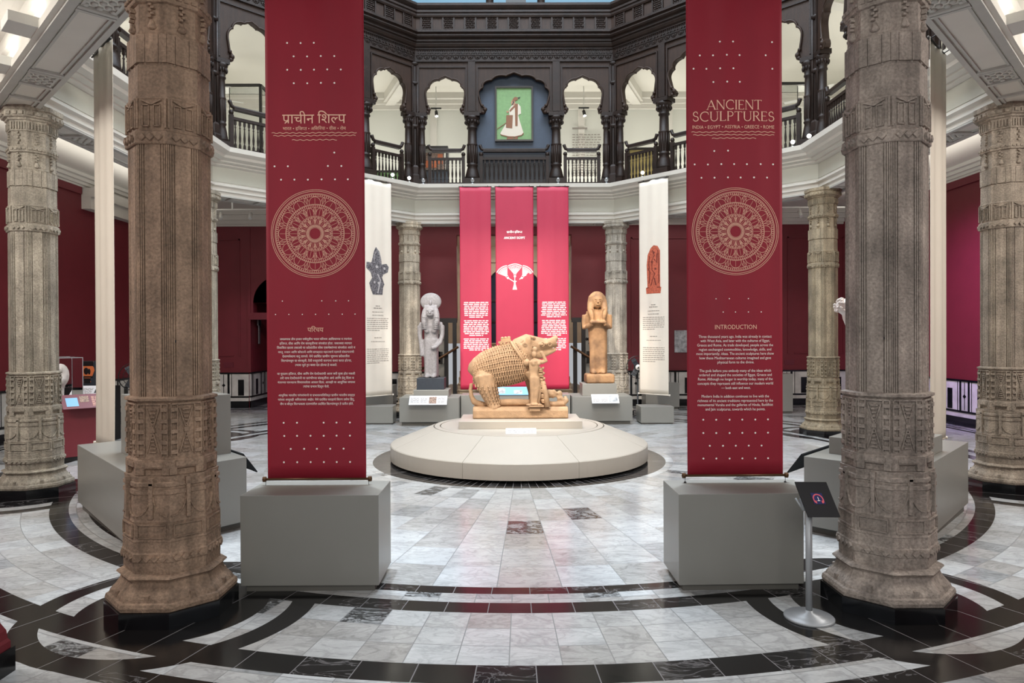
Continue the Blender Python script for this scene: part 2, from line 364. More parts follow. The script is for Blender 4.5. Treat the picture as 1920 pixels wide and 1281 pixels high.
# entablature that the stone pillars carry
en = MB()
sweep_oct(en, [(6.23, 4.97), (6.23, 5.03), (6.19, 5.05), (6.19, 5.12), (6.14, 5.15), (6.14, 5.19), (6.20, 5.22), (6.20, 5.54), (6.12, 5.57), (6.12, 5.60), (6.02, 5.62), (6.02, 5.65),
               (5.90, 5.68), (5.88, 5.73), (5.77, 5.78), (5.75, 5.87), (6.72, 5.87), (6.72, 5.70), (6.86, 5.68), (6.84, 5.62), (6.77, 5.57), (6.70, 5.54), (6.70, 5.42), (6.74, 5.40),
               (6.74, 5.30), (6.70, 5.27), (6.70, 5.08), (6.75, 5.05), (6.75, 4.97)])
struct('trim_1', en, M['cream'])
fz = MB(); sweep_oct(fz, [(6.19, 5.235), (6.19, 5.53), (6.22, 5.53), (6.22, 5.235)]); struct('trim_2', fz, M['frieze'])
so = MB()
for k in range(8):
    for (r0, r1, z) in ((6.235, 6.29, 4.945), (6.31, 6.335, 4.955), (6.62, 6.70, 4.945), (6.575, 6.60, 4.955)):
        vs = [ringpt(r, k, q) for q in (z, 4.975) for r in (r0, r1)] + [ringpt(r, k + 1, q) for q in (z, 4.975) for r in (r0, r1)]
        so.add(vs, [(0, 1, 5, 4), (0, 4, 6, 2), (1, 3, 7, 5)])
    c, s = C45[k]; t = (s, -c)
    def fr(sx, r, z): return (c * r + t[0] * sx, D0 + s * r + t[1] * sx, z)
    for sx in (-2.1, -1.50, -1.02, -.97, .97, 1.02, 1.50, 2.1):
        so.obox(fr(sx, 6.455, 4.957), (t[0], t[1], 0), (c, s, 0), (0, 0, 1), .03, .16, .018)
    for sx in (-1.26, 1.26):                                   # carved foliage squares
        for i in range(7):
            for j in range(5):
                if (i + j) % 2 == 0: so.ball(fr(sx + (i - 3) * .062, 6.455 + (j - 2) * .056, 4.964), .034, .034, .018, 6, 4)
struct('trim_3', so, M['soffit'])

# outer walls, red below and pale above the gallery floor
def dado(name, p0, p1, inward, z1=1.03, period=1.0, phase=.5):
    """black and white marble lining of a wall foot from p0 to p1"""
    p0 = Vector((*p0, 0)); p1 = Vector((*p1, 0)); L = (p1 - p0).length; t = (p1 - p0) / L; n = Vector((*inward, 0)); Z = Vector((0, 0, 1))
    w = MB(); w.obox(p0 + t * L / 2 + n * .015 + Z * z1 / 2, t, n, Z, L / 2, .015, z1 / 2); base = struct(name, w, M['marblepanel'])
    b = MB()
    def bar(s0, s1, z0, z2, pr=.036): 
        s0, s1 = max(s0, 0), min(s1, L)
        if s1 > s0: b.obox(p0 + t * (s0 + s1) / 2 + n * pr / 2 + Z * (z0 + z2) / 2, t, n, Z, (s1 - s0) / 2, pr / 2, (z2 - z0) / 2)
    bar(0, L, 0, .20, .06); bar(0, L, .30, .345, .045); bar(0, L, .985, 1.03, .05)
    s = phase - period
    while s < L + period:
        bar(s - .085, s + .085, .36, .82); 
        for q in (-.36, .36):
            bar(s + q - .03, s + q + .03, .345, .985)
        for q in (-.27, .27): bar(s + q - .008, s + q + .008, .345, .985)
        if 0 < s + .5 < L:
            cpt = p0 + t * (s + .5) + n * .02 + Z * .66
            b.poly3([cpt + t * .05, cpt + Z * .05, cpt - t * .05, cpt - Z * .05], n * .02)
            bar(s + .492, s + .508, .36, .97)
        s += period
    struct('black_inlay', b, M['blackstone'], base); return base
def wall(name, mat_, *boxes):
    mb = MB(); [mb.box(*q) for q in boxes]; return struct(name, mb, mat_)
OP, NX0, NX1 = 1.67, 5.9, 7.7
wall('wall_left', M['red'], (-WX - .3, -WX, YF - .4, YB + .3, 0, 5.7))
wall('wall_right', M['red'], (WX, WX + .3, YF - .4, YB + .3, 0, 5.7))
wall('wall_left_upper', M['gallerywall'], (-WX - .3, -WX, YF - .4, YB + .3, 5.86, 14))
wall('wall_right_upper', M['gallerywall'], (WX, WX + .3, YF - .4, YB + .3, 5.86, 14))
wall('wall_back_upper', M['gallerywall'], (-WX, WX, YB + .3, YB + .6, 5.3, 14))
wall('wall_front', M['red'], (-WX, -3.9, YF - .4, YF, 0, 5.7), (3.9, WX, YF - .4, YF, 0, 5.7), (-3.9, 3.9, YF - .4, YF, 5.2, 5.7))
wb = MB()
for s in (-1, 1):
    def bx(x0, x1, y0, y1, z0, z1): wb.box(s * x0, s * x1, y0, y1, z0, z1)
    bx(NX1, WX, YB, YB + .3, 0, 5.7); bx(2.62, NX0, YB, YB + .3, 0, 5.7)
    bx(OP, 2.62, YB, YB + .3, 2.52, 5.7)
    # arched niche over the side passage
    arc = [(s * (6.8 + .78 * math.cos(q)), 3.05 + .78 * math.sin(q)) for q in [PI * i / 20 for i in range(21)]]
    pts = [(s * NX1, 2.56), (s * NX1, 5.7), (s * NX0, 5.7), (s * NX0, 2.56), (s * 6.02, 2.56), (s * 6.02, 3.05)] + arc + [(s * 7.58, 3.05), (s * 7.58, 2.56)]
    wb.poly3([(x, YB, z) for x, z in pts], (0, .3, 0))
    bx(NX0, NX1, YB - .05, YB + .3, 2.56, 2.76)                # moulding across the passage
    bx(NX1 - .05, NX1 + .04, YB - .03, YB, 1.03, 5.2); bx(NX1 - .0, NX1 + .3, YB + .3, YB + 2.4, 0, 3.9); bx(NX0 - .3, NX0, YB + .3, YB + 2.4, 0, 3.9)
    bx(NX1 + .45, WX - .3, YB - .03, YB, 1.5, 1.53); 
wb.box(-OP, OP, YB, YB + .3, 5.0, 5.7)
for s in (-1, 1): wb.box(s * 2.6, s * 2.9, YB + .3, YB + 5.2, 0, 5.7)
struct('wall_back', wb, M['red'])
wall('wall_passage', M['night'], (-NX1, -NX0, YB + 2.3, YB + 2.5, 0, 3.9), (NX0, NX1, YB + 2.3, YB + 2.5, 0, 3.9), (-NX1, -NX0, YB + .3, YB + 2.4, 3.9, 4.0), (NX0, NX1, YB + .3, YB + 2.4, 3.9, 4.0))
dado('trim_4', (-WX, 19.96), (-NX1, 19.96), (0, -1), phase=.95); dado('trim_5', (NX1, 19.96), (WX, 19.96), (0, -1), phase=.7)
dado('trim_6', (-NX1 + .0, 20.0), (-NX1 + .0, 22.3), (1, 0)); dado('trim_7', (-WX, 3.1), (-WX, 19.9), (1, 0), phase=.3); dado('trim_8', (WX, 3.1), (WX, 19.9), (-1, 0), phase=.45)
dado('trim_9', (-5.85, 19.96), (-2.62, 19.96), (0, -1), phase=.35); dado('trim_10', (2.62, 19.96), (5.85, 19.96), (0, -1), phase=.4)
# cornices at the tops of the red walls, sunk frames
cn = MB()
for s in (-1, 1):
    for (d, z0, z1) in ((.06, 5.46, 5.50), (.12, 5.50, 5.56), (.20, 5.56, 5.63), (.30, 5.63, 5.70)):
        cn.box(s * (WX - d), s * WX, YF, YB, z0, z1); 
for (d, z0, z1) in ((.06, 5.26, 5.32), (.12, 5.32, 5.42), (.20, 5.42, 5.56), (.30, 5.56, 5.70)): cn.box(-WX + .3, WX - .3, YB - d, YB, z0, z1)
cn.box(-WX, -WX + .22, 15.7, YB - .3, 4.98, 5.249); cn.box(-WX, -WX + .32, 15.7, YB - .3, 5.25, 5.46)
struct('trim_11', cn, M['cream'])
rt = MB()
for s in (-1, 1):
    rt.box(s * (WX - .05), s * WX, YF, 15.65 if s < 0 else YB, 5.30, 5.46)
    for (a, b_) in ((3.4, 5.65), (7.95, 9.6)):
        if s > 0 or a > 5: 
            for (x0, x1, z0, z1) in ((a, b_, 4.86, 4.9), (a, a + .04, 1.5, 4.9), (b_ - .04, b_, 1.5, 4.9)): rt.box(s * x0, s * x1, YB - .03, YB, z0, z1)
struct('trim_12', rt, M['red'])
# ribs under the upper ceiling from each corner of the well to the walls, pale crown along the gallery wall
rb = MB()
for k in range(8):
    x, y, _ = ringpt(6.3, k, 0); dx, dy = x, y - D0; L = math.hypot(dx, dy); d = Vector((dx / L, dy / L, 0)); n = Vector((-d.y, d.x, 0))
    tmax = min(WX / abs(dx), 8.79 / abs(dy)) * L; mid = (L + tmax) / 2
    if k in (6, 7): continue
    rb.obox(Vector((0, D0, 9.03)) + d * mid, d, n, (0, 0, 1), (tmax - L) / 2, .2, .13); rb.obox(Vector((0, D0, 8.88)) + d * mid, d, n, (0, 0, 1), (tmax - L) / 2, .13, .04)
for (d, z0, z1) in ((.06, 8.72, 8.86), (.14, 8.86, 8.98), (.26, 8.98, 9.15)):
    rb.box(-WX, WX, YB + .3 - d, YB + .3, z0, z1)
    for s in (-1, 1): rb.box(s * (WX - d), s * WX, YF, YB + .05, z0, z1)
struct('trim_13', rb, M['cream'])
# pilaster strips on the upper back wall
pl = MB()
for x in (-2.35, -1.0, 2.0, .9, -4.6, 4.6): pl.box(x - .09, x + .09, YB + .25, YB + .3, 5.87, 8.72)
struct('trim_14', pl, M['cream'])
up = MB(); up.box(-3.2, 3.6, YB + .2, YB + .29, 10.3, 13.5); struct('wall_upper_hall', up, M['upperblue'])

# stairs and arched door behind the pink banners
st = MB()
for i in range(11): st.box(-(2.3 if i < 2 else OP), (2.3 if i < 2 else OP), 19.35 + .32 * i, 24.9, .165 * i, .165 * (i + 1))
for i in range(11): st.box(-(2.34 if i < 2 else OP - .001), (2.34 if i < 2 else OP - .001), 19.32 + .32 * i, 19.36 + .32 * i, .165 * (i + 1) - .04, .165 * (i + 1) + .002)
struct('stairs', st, M['stairstone'])
hb = MB()
arc = [(1.15 * math.cos(q), 3.35 + 1.25 * math.sin(q)) for q in [PI * i / 24 for i in range(25)]]
pts = [(2.6, 1.8), (2.6, 5.7), (-2.6, 5.7), (-2.6, 1.8), (-1.15, 1.8)] + [(x, z) for x, z in arc[::-1]] + [(1.15, 1.8)]
hb.poly3([(x, 24.9, z) for x, z in pts], (0, .3, 0)); hb.box(-1.9, 1.9, 24.8, 24.9, 4.72, 4.80)
for s in (-1, 1): hb.box(s * 1.2, s * 1.5, 24.78, 24.9, 1.82, 4.72)
struct('wall_stair_hall', hb, M['stairstone'])
dg = MB(); dg.poly3([(x, 25.1, z) for x, z in [(1.15, 1.8)] + arc + [(-1.15, 1.8)]], (0, .04, 0)); door = struct('door_1', dg, M['glassdark'])
db = MB()
for x in (-.55, 0, .55): db.box(x - .03, x + .03, 25.04, 25.1, 1.82, 4.5)
for z in (2.6, 3.35): db.box(-1.12, 1.12, 25.04, 25.1, z - .03, z + .03)
struct('glazing_bar', db, M['blackmetal'], door)
hc = MB(); hc.box(-2.6, 2.6, YB + .3, YB + 5.2, 5.3, 5.4); struct('ceiling_stair_hall', hc, M['ceil'])
for s, side in ((-1, 'left'), (1, 'right')):
    mp = MB(); mp.box(s * 1.98, s * 2.62, YB - .0, YB + .1, .32, 2.44); wallp = struct('wall_stair_' + side, mp, M['greymarble'])
    orn = MB()
    for z in (.75, 1.45, 1.95):
        for dx, dz, r in ((0, 0, .085), (.1, 0, .05), (-.1, 0, .05), (0, .12, .05), (0, -.12, .05)):
            orn.obox((s * 2.2 + dx, YB - .008, z + dz), (.707, 0, .707), (0, 1, 0), (-.707, 0, .707), r * .8, .008, r * .8)
    orn.box(s * 2.2 - .11, s * 2.2 + .11, YB - .016, YB, 1.25, 1.6)
    struct('black_ornament', orn, M['blackmetal'], wallp)
    th = thing('stair_railing', 'black iron stair posts and handrail on the %s of the stair behind the pink banners' % ('Sekhmet side, behind the grey lion-headed statue,' if s < 0 else 'brown statue side'), 'railing', (s * 1.85, 19.75, .33))
    th['label'] = ('black iron stair rail with two posts behind the grey lion-headed statue' if s < 0 else 'black iron stair rail with two posts behind the brown standing statue')
    for dx in (-.11, .13):
        q = MB(); q.box(dx - .055, dx + .055, -.05, .06, .0, 2.13); q.build('post', M['blackmetal'], th)
    q = MB(); q.box(-.9 if s > 0 else -.3, .3 if s > 0 else .9, -.04, .14, 2.13, 2.25)
    q = MB(); q.box(min(-s * .2, s * .78), max(-s * .2, s * .78), -.06, .14, 2.11, 2.24); q.build('top_beam', M['blackmetal'], th)
    q = MB(); q.tube([(-s * .25, -.16, 1.42), (s * .8, -.25, .78)], .035, 8); q.tube([(s * .11, -.16, 1.2), (s * .11, -.02, 1.2)], .02, 6); q.build('handrail', M['brass'], th)
# red jamb with black foot at the left edge of the entrance
for s, nm in ((-1, 'left'), (1, 'right')):
    q = MB(); q.prism([(s * 3.25, 3.0), (s * 3.25, 4.06), (s * 3.9, 4.06), (s * 3.9, 3.0)], .15, 5.2)
    ring = [(.0, .15), (.085, .15), (.085, .19), (.075, .21), (.07, .26), (.05, .31), (.042, .42), (.03, .58), (.012, .75), (0, .95)]
    vs = [(s * (3.25 - d if i in (0, 1) else 3.9), (2.95 if i in (0, 3) else 4.06 + d), z) for d, z in ring for i in range(4)]
    q.add(vs, [(4 * r + i, 4 * r + (i + 1) % 4, 4 * r + 4 + (i + 1) % 4, 4 * r + 4 + i) for r in range(len(ring) - 1) for i in range(4)])
    j = struct('trim_jamb_' + nm, q, M['red'])
    q = MB(); q.box(s * 3.155, s * 3.9, 2.95, 4.17, 0, .15); struct('black_foot', q, M['blackstone'], j)

# ------------------------------------------------------------------ stone pillars
A8 = PI / 8; CA = math.cos(A8)
def octprof(mb, prof): mb.lathe(prof, 8, ph=A8, smooth=False)
def face_frame(k):
    a = PI / 4 * k; return Vector((math.cos(a), math.sin(a), 0)), Vector((-math.sin(a), math.cos(a), 0))
Z = Vector((0, 0, 1))
def fbox(mb, k, R, s, z, w, h, d=.012):
    """raised block on face k of the octagon of circumradius R"""
    d *= 1.6
    n, t = face_frame(k); mb.obox(n * (R * CA + d / 2 - .004) + t * s + Z * z, t, n, Z, w / 2, d / 2 + .004, h / 2)
def fbar(mb, k, R, s0, z0, s1, z1, w=.01, d=.012):
    d *= 1.6; n, t = face_frame(k); a = t * s0 + Z * z0; b = t * s1 + Z * z1; u = (b - a); L = u.length
    if L < 1e-6: return
    u /= L; v = n.cross(u); mb.obox(n * (R * CA + d / 2 - .004) + (a + b) / 2, u, n, v, L / 2, d / 2 + .004, w / 2)
def fstud(mb, k, R, s, z, r, d=.016):
    d *= 1.6; n, t = face_frame(k); q = .7071; mb.obox(n * (R * CA + d / 2 - .004) + t * s + Z * z, t * q + Z * q, n, Z * q - t * q, r, d / 2 + .004, r)
def make_pillar():
    root = thing('stone_pillar', 'x', 'pillar')
    b = MB(); octprof(b, [(.455, 0), (.455, .108), (.44, .112)]); b.build('black_plinth', M['blackstone'], root)
    b = MB(); octprof(b, [(.425, .10), (.442, .115), (.448, .14), (.44, .165), (.42, .172), (.412, .195), (.40, .21), (.375, .235), (.355, .262), (.345, .285), (.345, .29), (.352, .30), (.374, .318), (.368, .328), (.34, .34), (.325, .345)])
    for k in range(8):
        n, t = face_frame(k)
        b.obox(n * (.408 * CA) + Z * .195, t, n, Z, .016, .012, .022)
        pass
    b.build('base_moulding', M['stone'], root)
    b = MB(); octprof(b, [(.325, .33), (.327, .425), (.338, .43), (.338, .485), (.331, .495), (.329, .565), (.333, .572), (.326, .585), (.324, .70), (.327, .71), (.322, .725), (.316, .90), (.326, .905), (.326, .935), (.313, .94), (.313, .955), (.325, .96), (.325, .985),
                 (.313, .992), (.318, 1.03), (.285, 1.034), (.278, 1.05), (.28, 1.07), (.308, 1.085), (.308, 1.14), (.292, 1.152), (.290, 1.16), (.288, 1.548), (.296, 1.555), (.314, 1.565), (.314, 1.582), (.285, 1.592)])
    for k in range(8):
        for i in range(4): fstud(b, k, .338, (i - 1.5) * .057, .457, .017, .01)
        for z in (.60, .69): fbox(b, k, .325, 0, z, .2, .008, .008)
        for s in (-.098, .098): fbox(b, k, .325, s, .645, .008, .09, .008)
        fbox(b, k, .316, 0, .86, .026, .25, .018); fbox(b, k, .316, 0, .995, .034, .05, .018)
        for sg in (-1, 1):
            for i in range(6):
                a0, a1 = i / 6 * PI / 2, (i + 1) / 6 * PI / 2
                fbar(b, k, .320, sg * (.013 + .095 * math.sin(a0) ** 1.0 * .0 + .1 * (1 - math.cos(a0))), .89 - .14 * math.sin(a0), sg * (.013 + .1 * (1 - math.cos(a1))), .89 - .14 * math.sin(a1), .007, .008)
        fbox(b, k, .308, 0, 1.112, .15, .035, .006); fbox(b, k, .283, .09, 1.062, .05, .05, .014); fbox(b, k, .283, -.09, 1.062, .05, .05, .014)
        # die: ladders at the arrises, tall lozenge in the middle
        for sg in (-1, 1):
            for s in (.060, .104): fbox(b, k, .289, sg * s, 1.355, .009, .37, .010)
            for z in (1.20, 1.27, 1.345, 1.42, 1.50): fbox(b, k, .289, sg * .084, z, .05, .028, .014)
            fbar(b, k, .289, sg * .045, 1.19, 0, 1.345, .008, .008); fbar(b, k, .289, sg * .045, 1.51, 0, 1.365, .008, .008)
        for i in range(5):
            fbox(b, k, .289, 0, 1.20 + i * .026, .050 - i * .009, .010, .010); fbox(b, k, .289, 0, 1.50 - i * .026, .050 - i * .009, .010, .010)
        fbox(b, k, .289, 0, 1.355, .03, .03, .012); fbox(b, k, .289, 0, 1.54, .2, .012, .01)
    b.build('carved_pedestal', M['stone'], root)
    b = MB(); octprof(b, [(.264, 1.585), (.264, 3.395)])
    for k in range(8):
        for s, w in ((-.099, .009), (-.084, .009), (-.069, .009), (0, .110), (.069, .009), (.084, .009), (.099, .009)): fbox(b, k, .264, s, 2.49, w, 1.80, .008)
    b.build('shaft', M['stone'], root)
    b = MB(); octprof(b, [(.29, 3.385), (.297, 3.392), (.297, 3.47), (.286, 3.478), (.279, 3.482), (.279, 3.70), (.284, 3.708), (.284, 3.722), (.272, 3.728), (.270, 3.95), (.262, 3.955), (.262, 4.17), (.266, 4.18), (.260, 4.19), (.258, 4.385), (.282, 4.392), (.286, 4.40), (.286, 4.46), (.262, 4.468),
                 (.262, 4.655), (.278, 4.66), (.28, 4.79), (.300, 4.80), (.305, 4.82), (.335, 4.828), (.345, 4.84), (.345, 4.90), (.335, 4.905), (.335, 4.915), (.35, 4.925), (.35, 4.985)])
    for k in range(8):
        for i in range(3): fstud(b, k, .297, (i - 1) * .06, 3.43, .019, .012)
        for s in (-.1, .1): fbox(b, k, .279, s, 3.60, .012, .21, .010)
        for s in (-.062, -.018, .018, .062): fbox(b, k, .279, s, 3.585, .007, .15, .010)
        for sg in (-1, 1):
            fbox(b, k, .279, sg * .04, 3.51, .05, .008, .010); fbox(b, k, .279, sg * .04, 3.66, .05, .008, .010); fbar(b, k, .279, 0, 3.665, sg * .07, 3.695, .012, .012)
        for s, w in ((-.077, .049), (0, .085), (.077, .049)):
            fbox(b, k, .262, s, 4.065, w + .006, .2, .010)
        for s in (-.05, .05): n, t = face_frame(k); b.ball(n * (.264 * CA) + t * s + Z * 3.955, .012, .012, .014, 6, 4)
        n, t = face_frame(k)
        for i in range(5):
            fbox(b, k, .260, (.009 if i % 2 else -.009), 4.372 - i * .021, .024, .016, .018); fbox(b, k, .262, (.009 if i % 2 else -.009), 4.64 - i * .033, .022, .024, .014)
        b.lathe([(.008, .055), (.016, .045), (.022, .02), (.032, 0), (.02, -.012), (.006, -.016)], 10, tuple(n * (.26 * CA + .006) + Z * 4.215))
        for i in range(4): fbox(b, k, .286, (i - 1.5) * .052, 4.43, .036, .022, .008)
        for i in range(6): fbox(b, k, .28, (i - 2.5) * .034, 4.725, .014, .09, .008)
        for i in range(3): fbox(b, k, .345, (i - 1) * .082, 4.868, .055, .04, .01)
    b.build('carved_capital', M['stone'], root)
    return root
pil = make_pillar()
PILLARS = [(-2.677, 5.15, (.33, .225, .155), 'brown stone pillar nearest the red banner with Hindi text'),
    (2.677, 5.15, (.345, .295, .255), 'grey weathered stone pillar next to the headphone sign stand'),
    (-6.369, 9.02, (.36, .325, .262), 'pale stone pillar hiding part of the glass case with a marble head'),
    (6.369, 9.02, (.31, .26, .205), 'stone pillar in front of the magenta-lit red wall'),
    (-6.37, 14.0, (.36, .32, .25), 'stone pillar almost hidden behind the brown nearest pillar'),
    (6.25, 14.0, (.30, .245, .165), 'ochre stone pillar between the English banner and the grey weathered pillar'),
    (-2.73, 17.87, (.50, .43, .33), 'cream stone pillar right beside the grey lion-headed statue'),
    (2.63, 17.87, (.46, .42, .35), 'cream stone pillar right beside the brown standing statue')]
for i, (x, y, c, lb) in enumerate(PILLARS):
    o = pil if i == 0 else copy_tree(pil); o.location = (x, y, 0); tag(o, lb, 'pillar', 'octagonal stone pillars around the hall')
    for ch in o.children: ch.color = (*c, 1)

for i, k, ss_ in ((0, 7, (-.06, .03)), (1, 5, (-.04, .05))):
    piers = [o for o in COL.objects if o.name.startswith('stone_pillar')]
    for s_ in ss_:
        m = MB(); fbox(m, k, .272, s_, 1.985, .022, .018, .003); m.build('fixing_hole', M['black'], piers[i])

# ------------------------------------------------------------------ timber gallery above
T = math.tan(A8); RG = 6.2
def face_ext(mb, prof, squat=0):
    """profile (y, z) run along one side of the octagon with mitred ends"""
    if squat: prof = [(y, 3.49 + (z - 3.49) * .78) for y, z in prof]
    n = len(prof); vs = [(-(RG + y) * T, y, z) for y, z in prof] + [((RG + y) * T, y, z) for y, z in prof]
    mb.add(vs, [(i, (i + 1) % n, n + (i + 1) % n, n + i) for i in range(n)] + [tuple(range(n)), tuple(range(n, 2 * n))[::-1]])
def foil(cx, w, zs, za, n=9, m=90):
    out = []
    for i in range(m + 1):
        th = PI * i / m; e = abs(math.sin(n * th / 2 * 1.0 + 0)) if n % 2 == 0 else abs(math.cos(n * (th - PI / 2) / 2))
        k = .93 + .09 * e ** .6; tip = .05 * math.exp(-((th - PI / 2) / .07) ** 2)
        x = w * k * math.cos(th); z = zs + (za - zs) * (k * math.sin(th) ** .85 + tip)
        out.append((cx + x, z))
    return out
def wood_column():
    m = MB(); m.obox((0, 0, .10), (1, 0, 0), (0, 1, 0), Z, .17, .17, .10)
    m.lathe([(.165, .2), (.165, .24), (.15, .30), (.125, .42), (.10, .52), (.12, .545), (.12, .575), (.105, .59), (.108, .62), (.11, 1.05), (.118, 1.07), (.118, 1.1), (.10, 1.12), (.095, 1.38), (.092, 1.48), (.115, 1.50), (.115, 1.53), (.10, 1.55), (.125, 1.64), (.15, 1.72), (.165, 1.75), (.165, 1.8)], 16)
    for k in range(12):
        a = 2 * PI * k / 12; m.tube([(.105 * math.cos(a), .105 * math.sin(a), .62), (.104 * math.cos(a), .104 * math.sin(a), 1.05)], .014, 6); m.ball((.14 * math.cos(a), .14 * math.sin(a), 1.66), .03, .03, .05, 6, 4)
    m.obox((0, 0, 1.84), (1, 0, 0), (0, 1, 0), Z, .17, .15, .05)
    return m
def make_arcade():
    root = thing('timber_arcade', 'x', 'arcade')
    for x in (-1.08, 1.08):
        o = wood_column().build('column', M['wood'], root); o.location = (x, 0, 0); o.scale = (1.18, 1.18, 1)
    for sg in (-1, 1):
        o = wood_column().build('end_column', M['wood'], root); o.location = (sg * 2.37, .0, 0); o.scale = (.8, .8, 1)
    for (cx, w, x0, x1, za) in ((-1.76, .50, -2.5, -1.08, 2.80), (0, .90, -1.08, 1.08, 2.88), (1.76, .50, 1.08, 2.5, 2.80)):
        m = MB(); zs = 2.32
        lo = [(cx + w * .97, 2.2), (cx + w * .93, 2.08), (cx + w * .84, 2.02), (cx + w * .80, 1.95), (cx + w * .84, 1.89)]
        arch = foil(cx, w, zs, za, 9 if w < .7 else 13)
        pts = [(x0, 1.89), (x0, 3.2), (x1, 3.2), (x1, 1.89)] + lo[::-1] + arch + [(2 * cx - x, z) for x, z in lo]
        m.poly3([(x, -.07, z) for x, z in pts], (0, .14, 0))
        rim = lo[::-1] + arch + [(2 * cx - x, z) for x, z in lo]
        m.tube([(x, -.085, z) for x, z in rim], .025, 6, side=(0, 1, 0))
        for sg in (-1, 1):
            for r, dx, dz in ((.055, .80, 1.97), (.04, .88, 2.07), (.045, .86, 1.90)): m.ball((cx + sg * w * dx + sg * .02, -.09, dz), r, r, r, 8, 6)
        m.build('arch_panel', M['woodlite'], root)
    fr = MB()
    for x in (-2.44, -1.22, -.94, .94, 1.22, 2.44): fr.box(x - .018, x + .018, -.10, -.06, 1.92, 3.06)
    for x in (-1.08, 1.08): fr.box(x - .09, x + .09, -.115, -.06, 1.92, 3.2)
    for (a, b_) in ((-2.44, -1.22), (-.94, .94), (1.22, 2.44)): fr.box(a, b_, -.10, -.06, 3.04, 3.075)
    fr.build('panel_frame', M['wood'], root)
    m = MB(); face_ext(m, [(-.10, 3.18), (-.10, 3.5), (.1, 3.5), (.1, 3.18)])
    for i in range(27):
        x = (i - 13) * .185
        for q in range(7):
            a = PI * q / 6; m.ball((x + .07 * math.cos(a), -.105, 3.33 - .07 * math.sin(a)), .016, .016, .016, 6, 4)
        m.ball((x, -.105, 3.30), .028, .02, .028, 6, 4)
        m.obox((x, -.11, 3.41), (.7, 0, .7), (0, 1, 0), (-.7, 0, .7), .03, .012, .03); m.obox((x + .09, -.11, 3.41), (.7, 0, .7), (0, 1, 0), (-.7, 0, .7), .02, .012, .02)
    for i in range(88): m.ball(((i - 43.5) * .056, -.115, 3.475), .016, .016, .016, 6, 4)
    for z in (3.2, 3.36): m.box(-2.5, 2.5, -.115, -.09, z - .012, z + .012)
    m.build('carved_frieze', M['wood'], root)
    m = MB(); face_ext(m, [(-.10, 3.49), (-.13, 3.50), (-.13, 3.54), (-.17, 3.57), (-.20, 3.64), (-.20, 3.68), (-.24, 3.70), (-.24, 3.77), (-.30, 3.80), (-.33, 3.84), (-.33, 3.87), (-.29, 3.88), (-.31, 3.92), (-.36, 3.94), (-.36, 3.985), (.1, 3.985), (.1, 3.49)], 1)
    m.build('cornice', M['wood'], root)
    return root
def make_parapet():
    root = thing('gallery_parapet', 'x', 'parapet')
    m = MB(); face_ext(m, [(-.22, 3.985), (-.22, 4.42), (-.12, 4.42), (-.12, 3.985)]); m.build('back_board', M['woodlite'], root)
    m = MB(); face_ext(m, [(-.28, 3.985), (-.28, 4.05), (-.21, 4.06), (-.21, 3.985)]); face_ext(m, [(-.26, 4.36), (-.28, 4.40), (-.28, 4.45), (-.31, 4.47), (-.31, 4.52), (-.26, 4.54), (-.30, 4.58), (-.34, 4.63), (-.34, 4.69), (-.08, 4.69), (-.08, 4.36)])
    for i in range(18):
        x = (i - 8.5) * .276; m.box(x - .02, x + .02, -.25, -.21, 4.05, 4.37)
    m.build('rail_frame', M['wood'], root)
    for i in range(0, 17, 2):
        m = MB(); x = (i - 8) * .276
        for a in range(5):
            for b_ in range(6):
                q = (a * 7 + b_ * 5 + i) % 4; m.ball((x + (a - 2) * .042 + (.008 if b_ % 2 else -.008), -.225, 4.085 + b_ * .05), .020 + .004 * q, .022, .02 + .003 * ((q + 1) % 3), 6, 4)
        m.build('carved_panel', M['wood'], root)
    return root
def baluster_mesh():
    m = MB(); m.box(-.02, .02, -.02, .02, 0, .09)
    m.lathe([(.012, .09), (.024, .105), (.012, .12), (.02, .16), (.026, .24), (.018, .33), (.012, .42), (.022, .445), (.012, .46), (.018, .5)], 8); m.box(-.02, .02, -.02, .02, .5, .6); return m
def make_balustrade(half, nb):
    root = thing('balustrade', 'x', 'balustrade')
    m = MB(); m.box(-half, half, -.04, .04, .04, .12); m.box(-half - .03, half + .03, -.07, .07, -.0, .045)
    for i in range(3): m.box(-half * .7 + i * half * .7 - .03, -half * .7 + i * half * .7 + .03, -.055, .055, .04, .075)
    m.build('bottom_rail', M['wood'], root)
    m = MB(); m.box(-half, half, -.035, .035, .70, .76); m.build('middle_rail', M['wood'], root)
    m = MB(); m.tube([(-half - .03, 0, 1.09), (-half - .02, 0, 1.05), (-half + .01, 0, .985), (-half + .07, 0, .96), (half - .07, 0, .96), (half - .01, 0, .985), (half + .02, 0, 1.05), (half + .03, 0, 1.09)], .042, 8, side=(0, 1, 0)); m.box(-half + .05, half - .05, -.055, .055, .90, .945); m.build('handrail', M['wood'], root)
    for sg in (-1, 1):
        m = MB(); m.box(sg * half - .04, sg * half + .04, -.045, .045, .04, .80); m.ball((sg * half, 0, .85), .055, .055, .06, 8, 6); m.build('newel', M['wood'], root)
    bm0 = None
    for i in range(nb):
        x = -half + .04 + (i + .5) * (2 * half - .08) / nb
        if bm0 is None: bm0 = baluster_mesh().build('baluster', M['wood'], root)
        else: q = bm0.copy(); COL.objects.link(q); bm0_parent = root; q.parent = root
        (bm0 if i == 0 else q).location = (x, 0, .11)
    return root
def face_place(o, k, r=RG, s=0., z=5.87):
    a = PI / 4 * k; n = (math.cos(a), math.sin(a)); t = (math.sin(a), -math.cos(a))
    o.location = (n[0] * r + t[0] * s, D0 + n[1] * r + t[1] * s, z); o.rotation_euler = (0, 0, a - PI / 2)
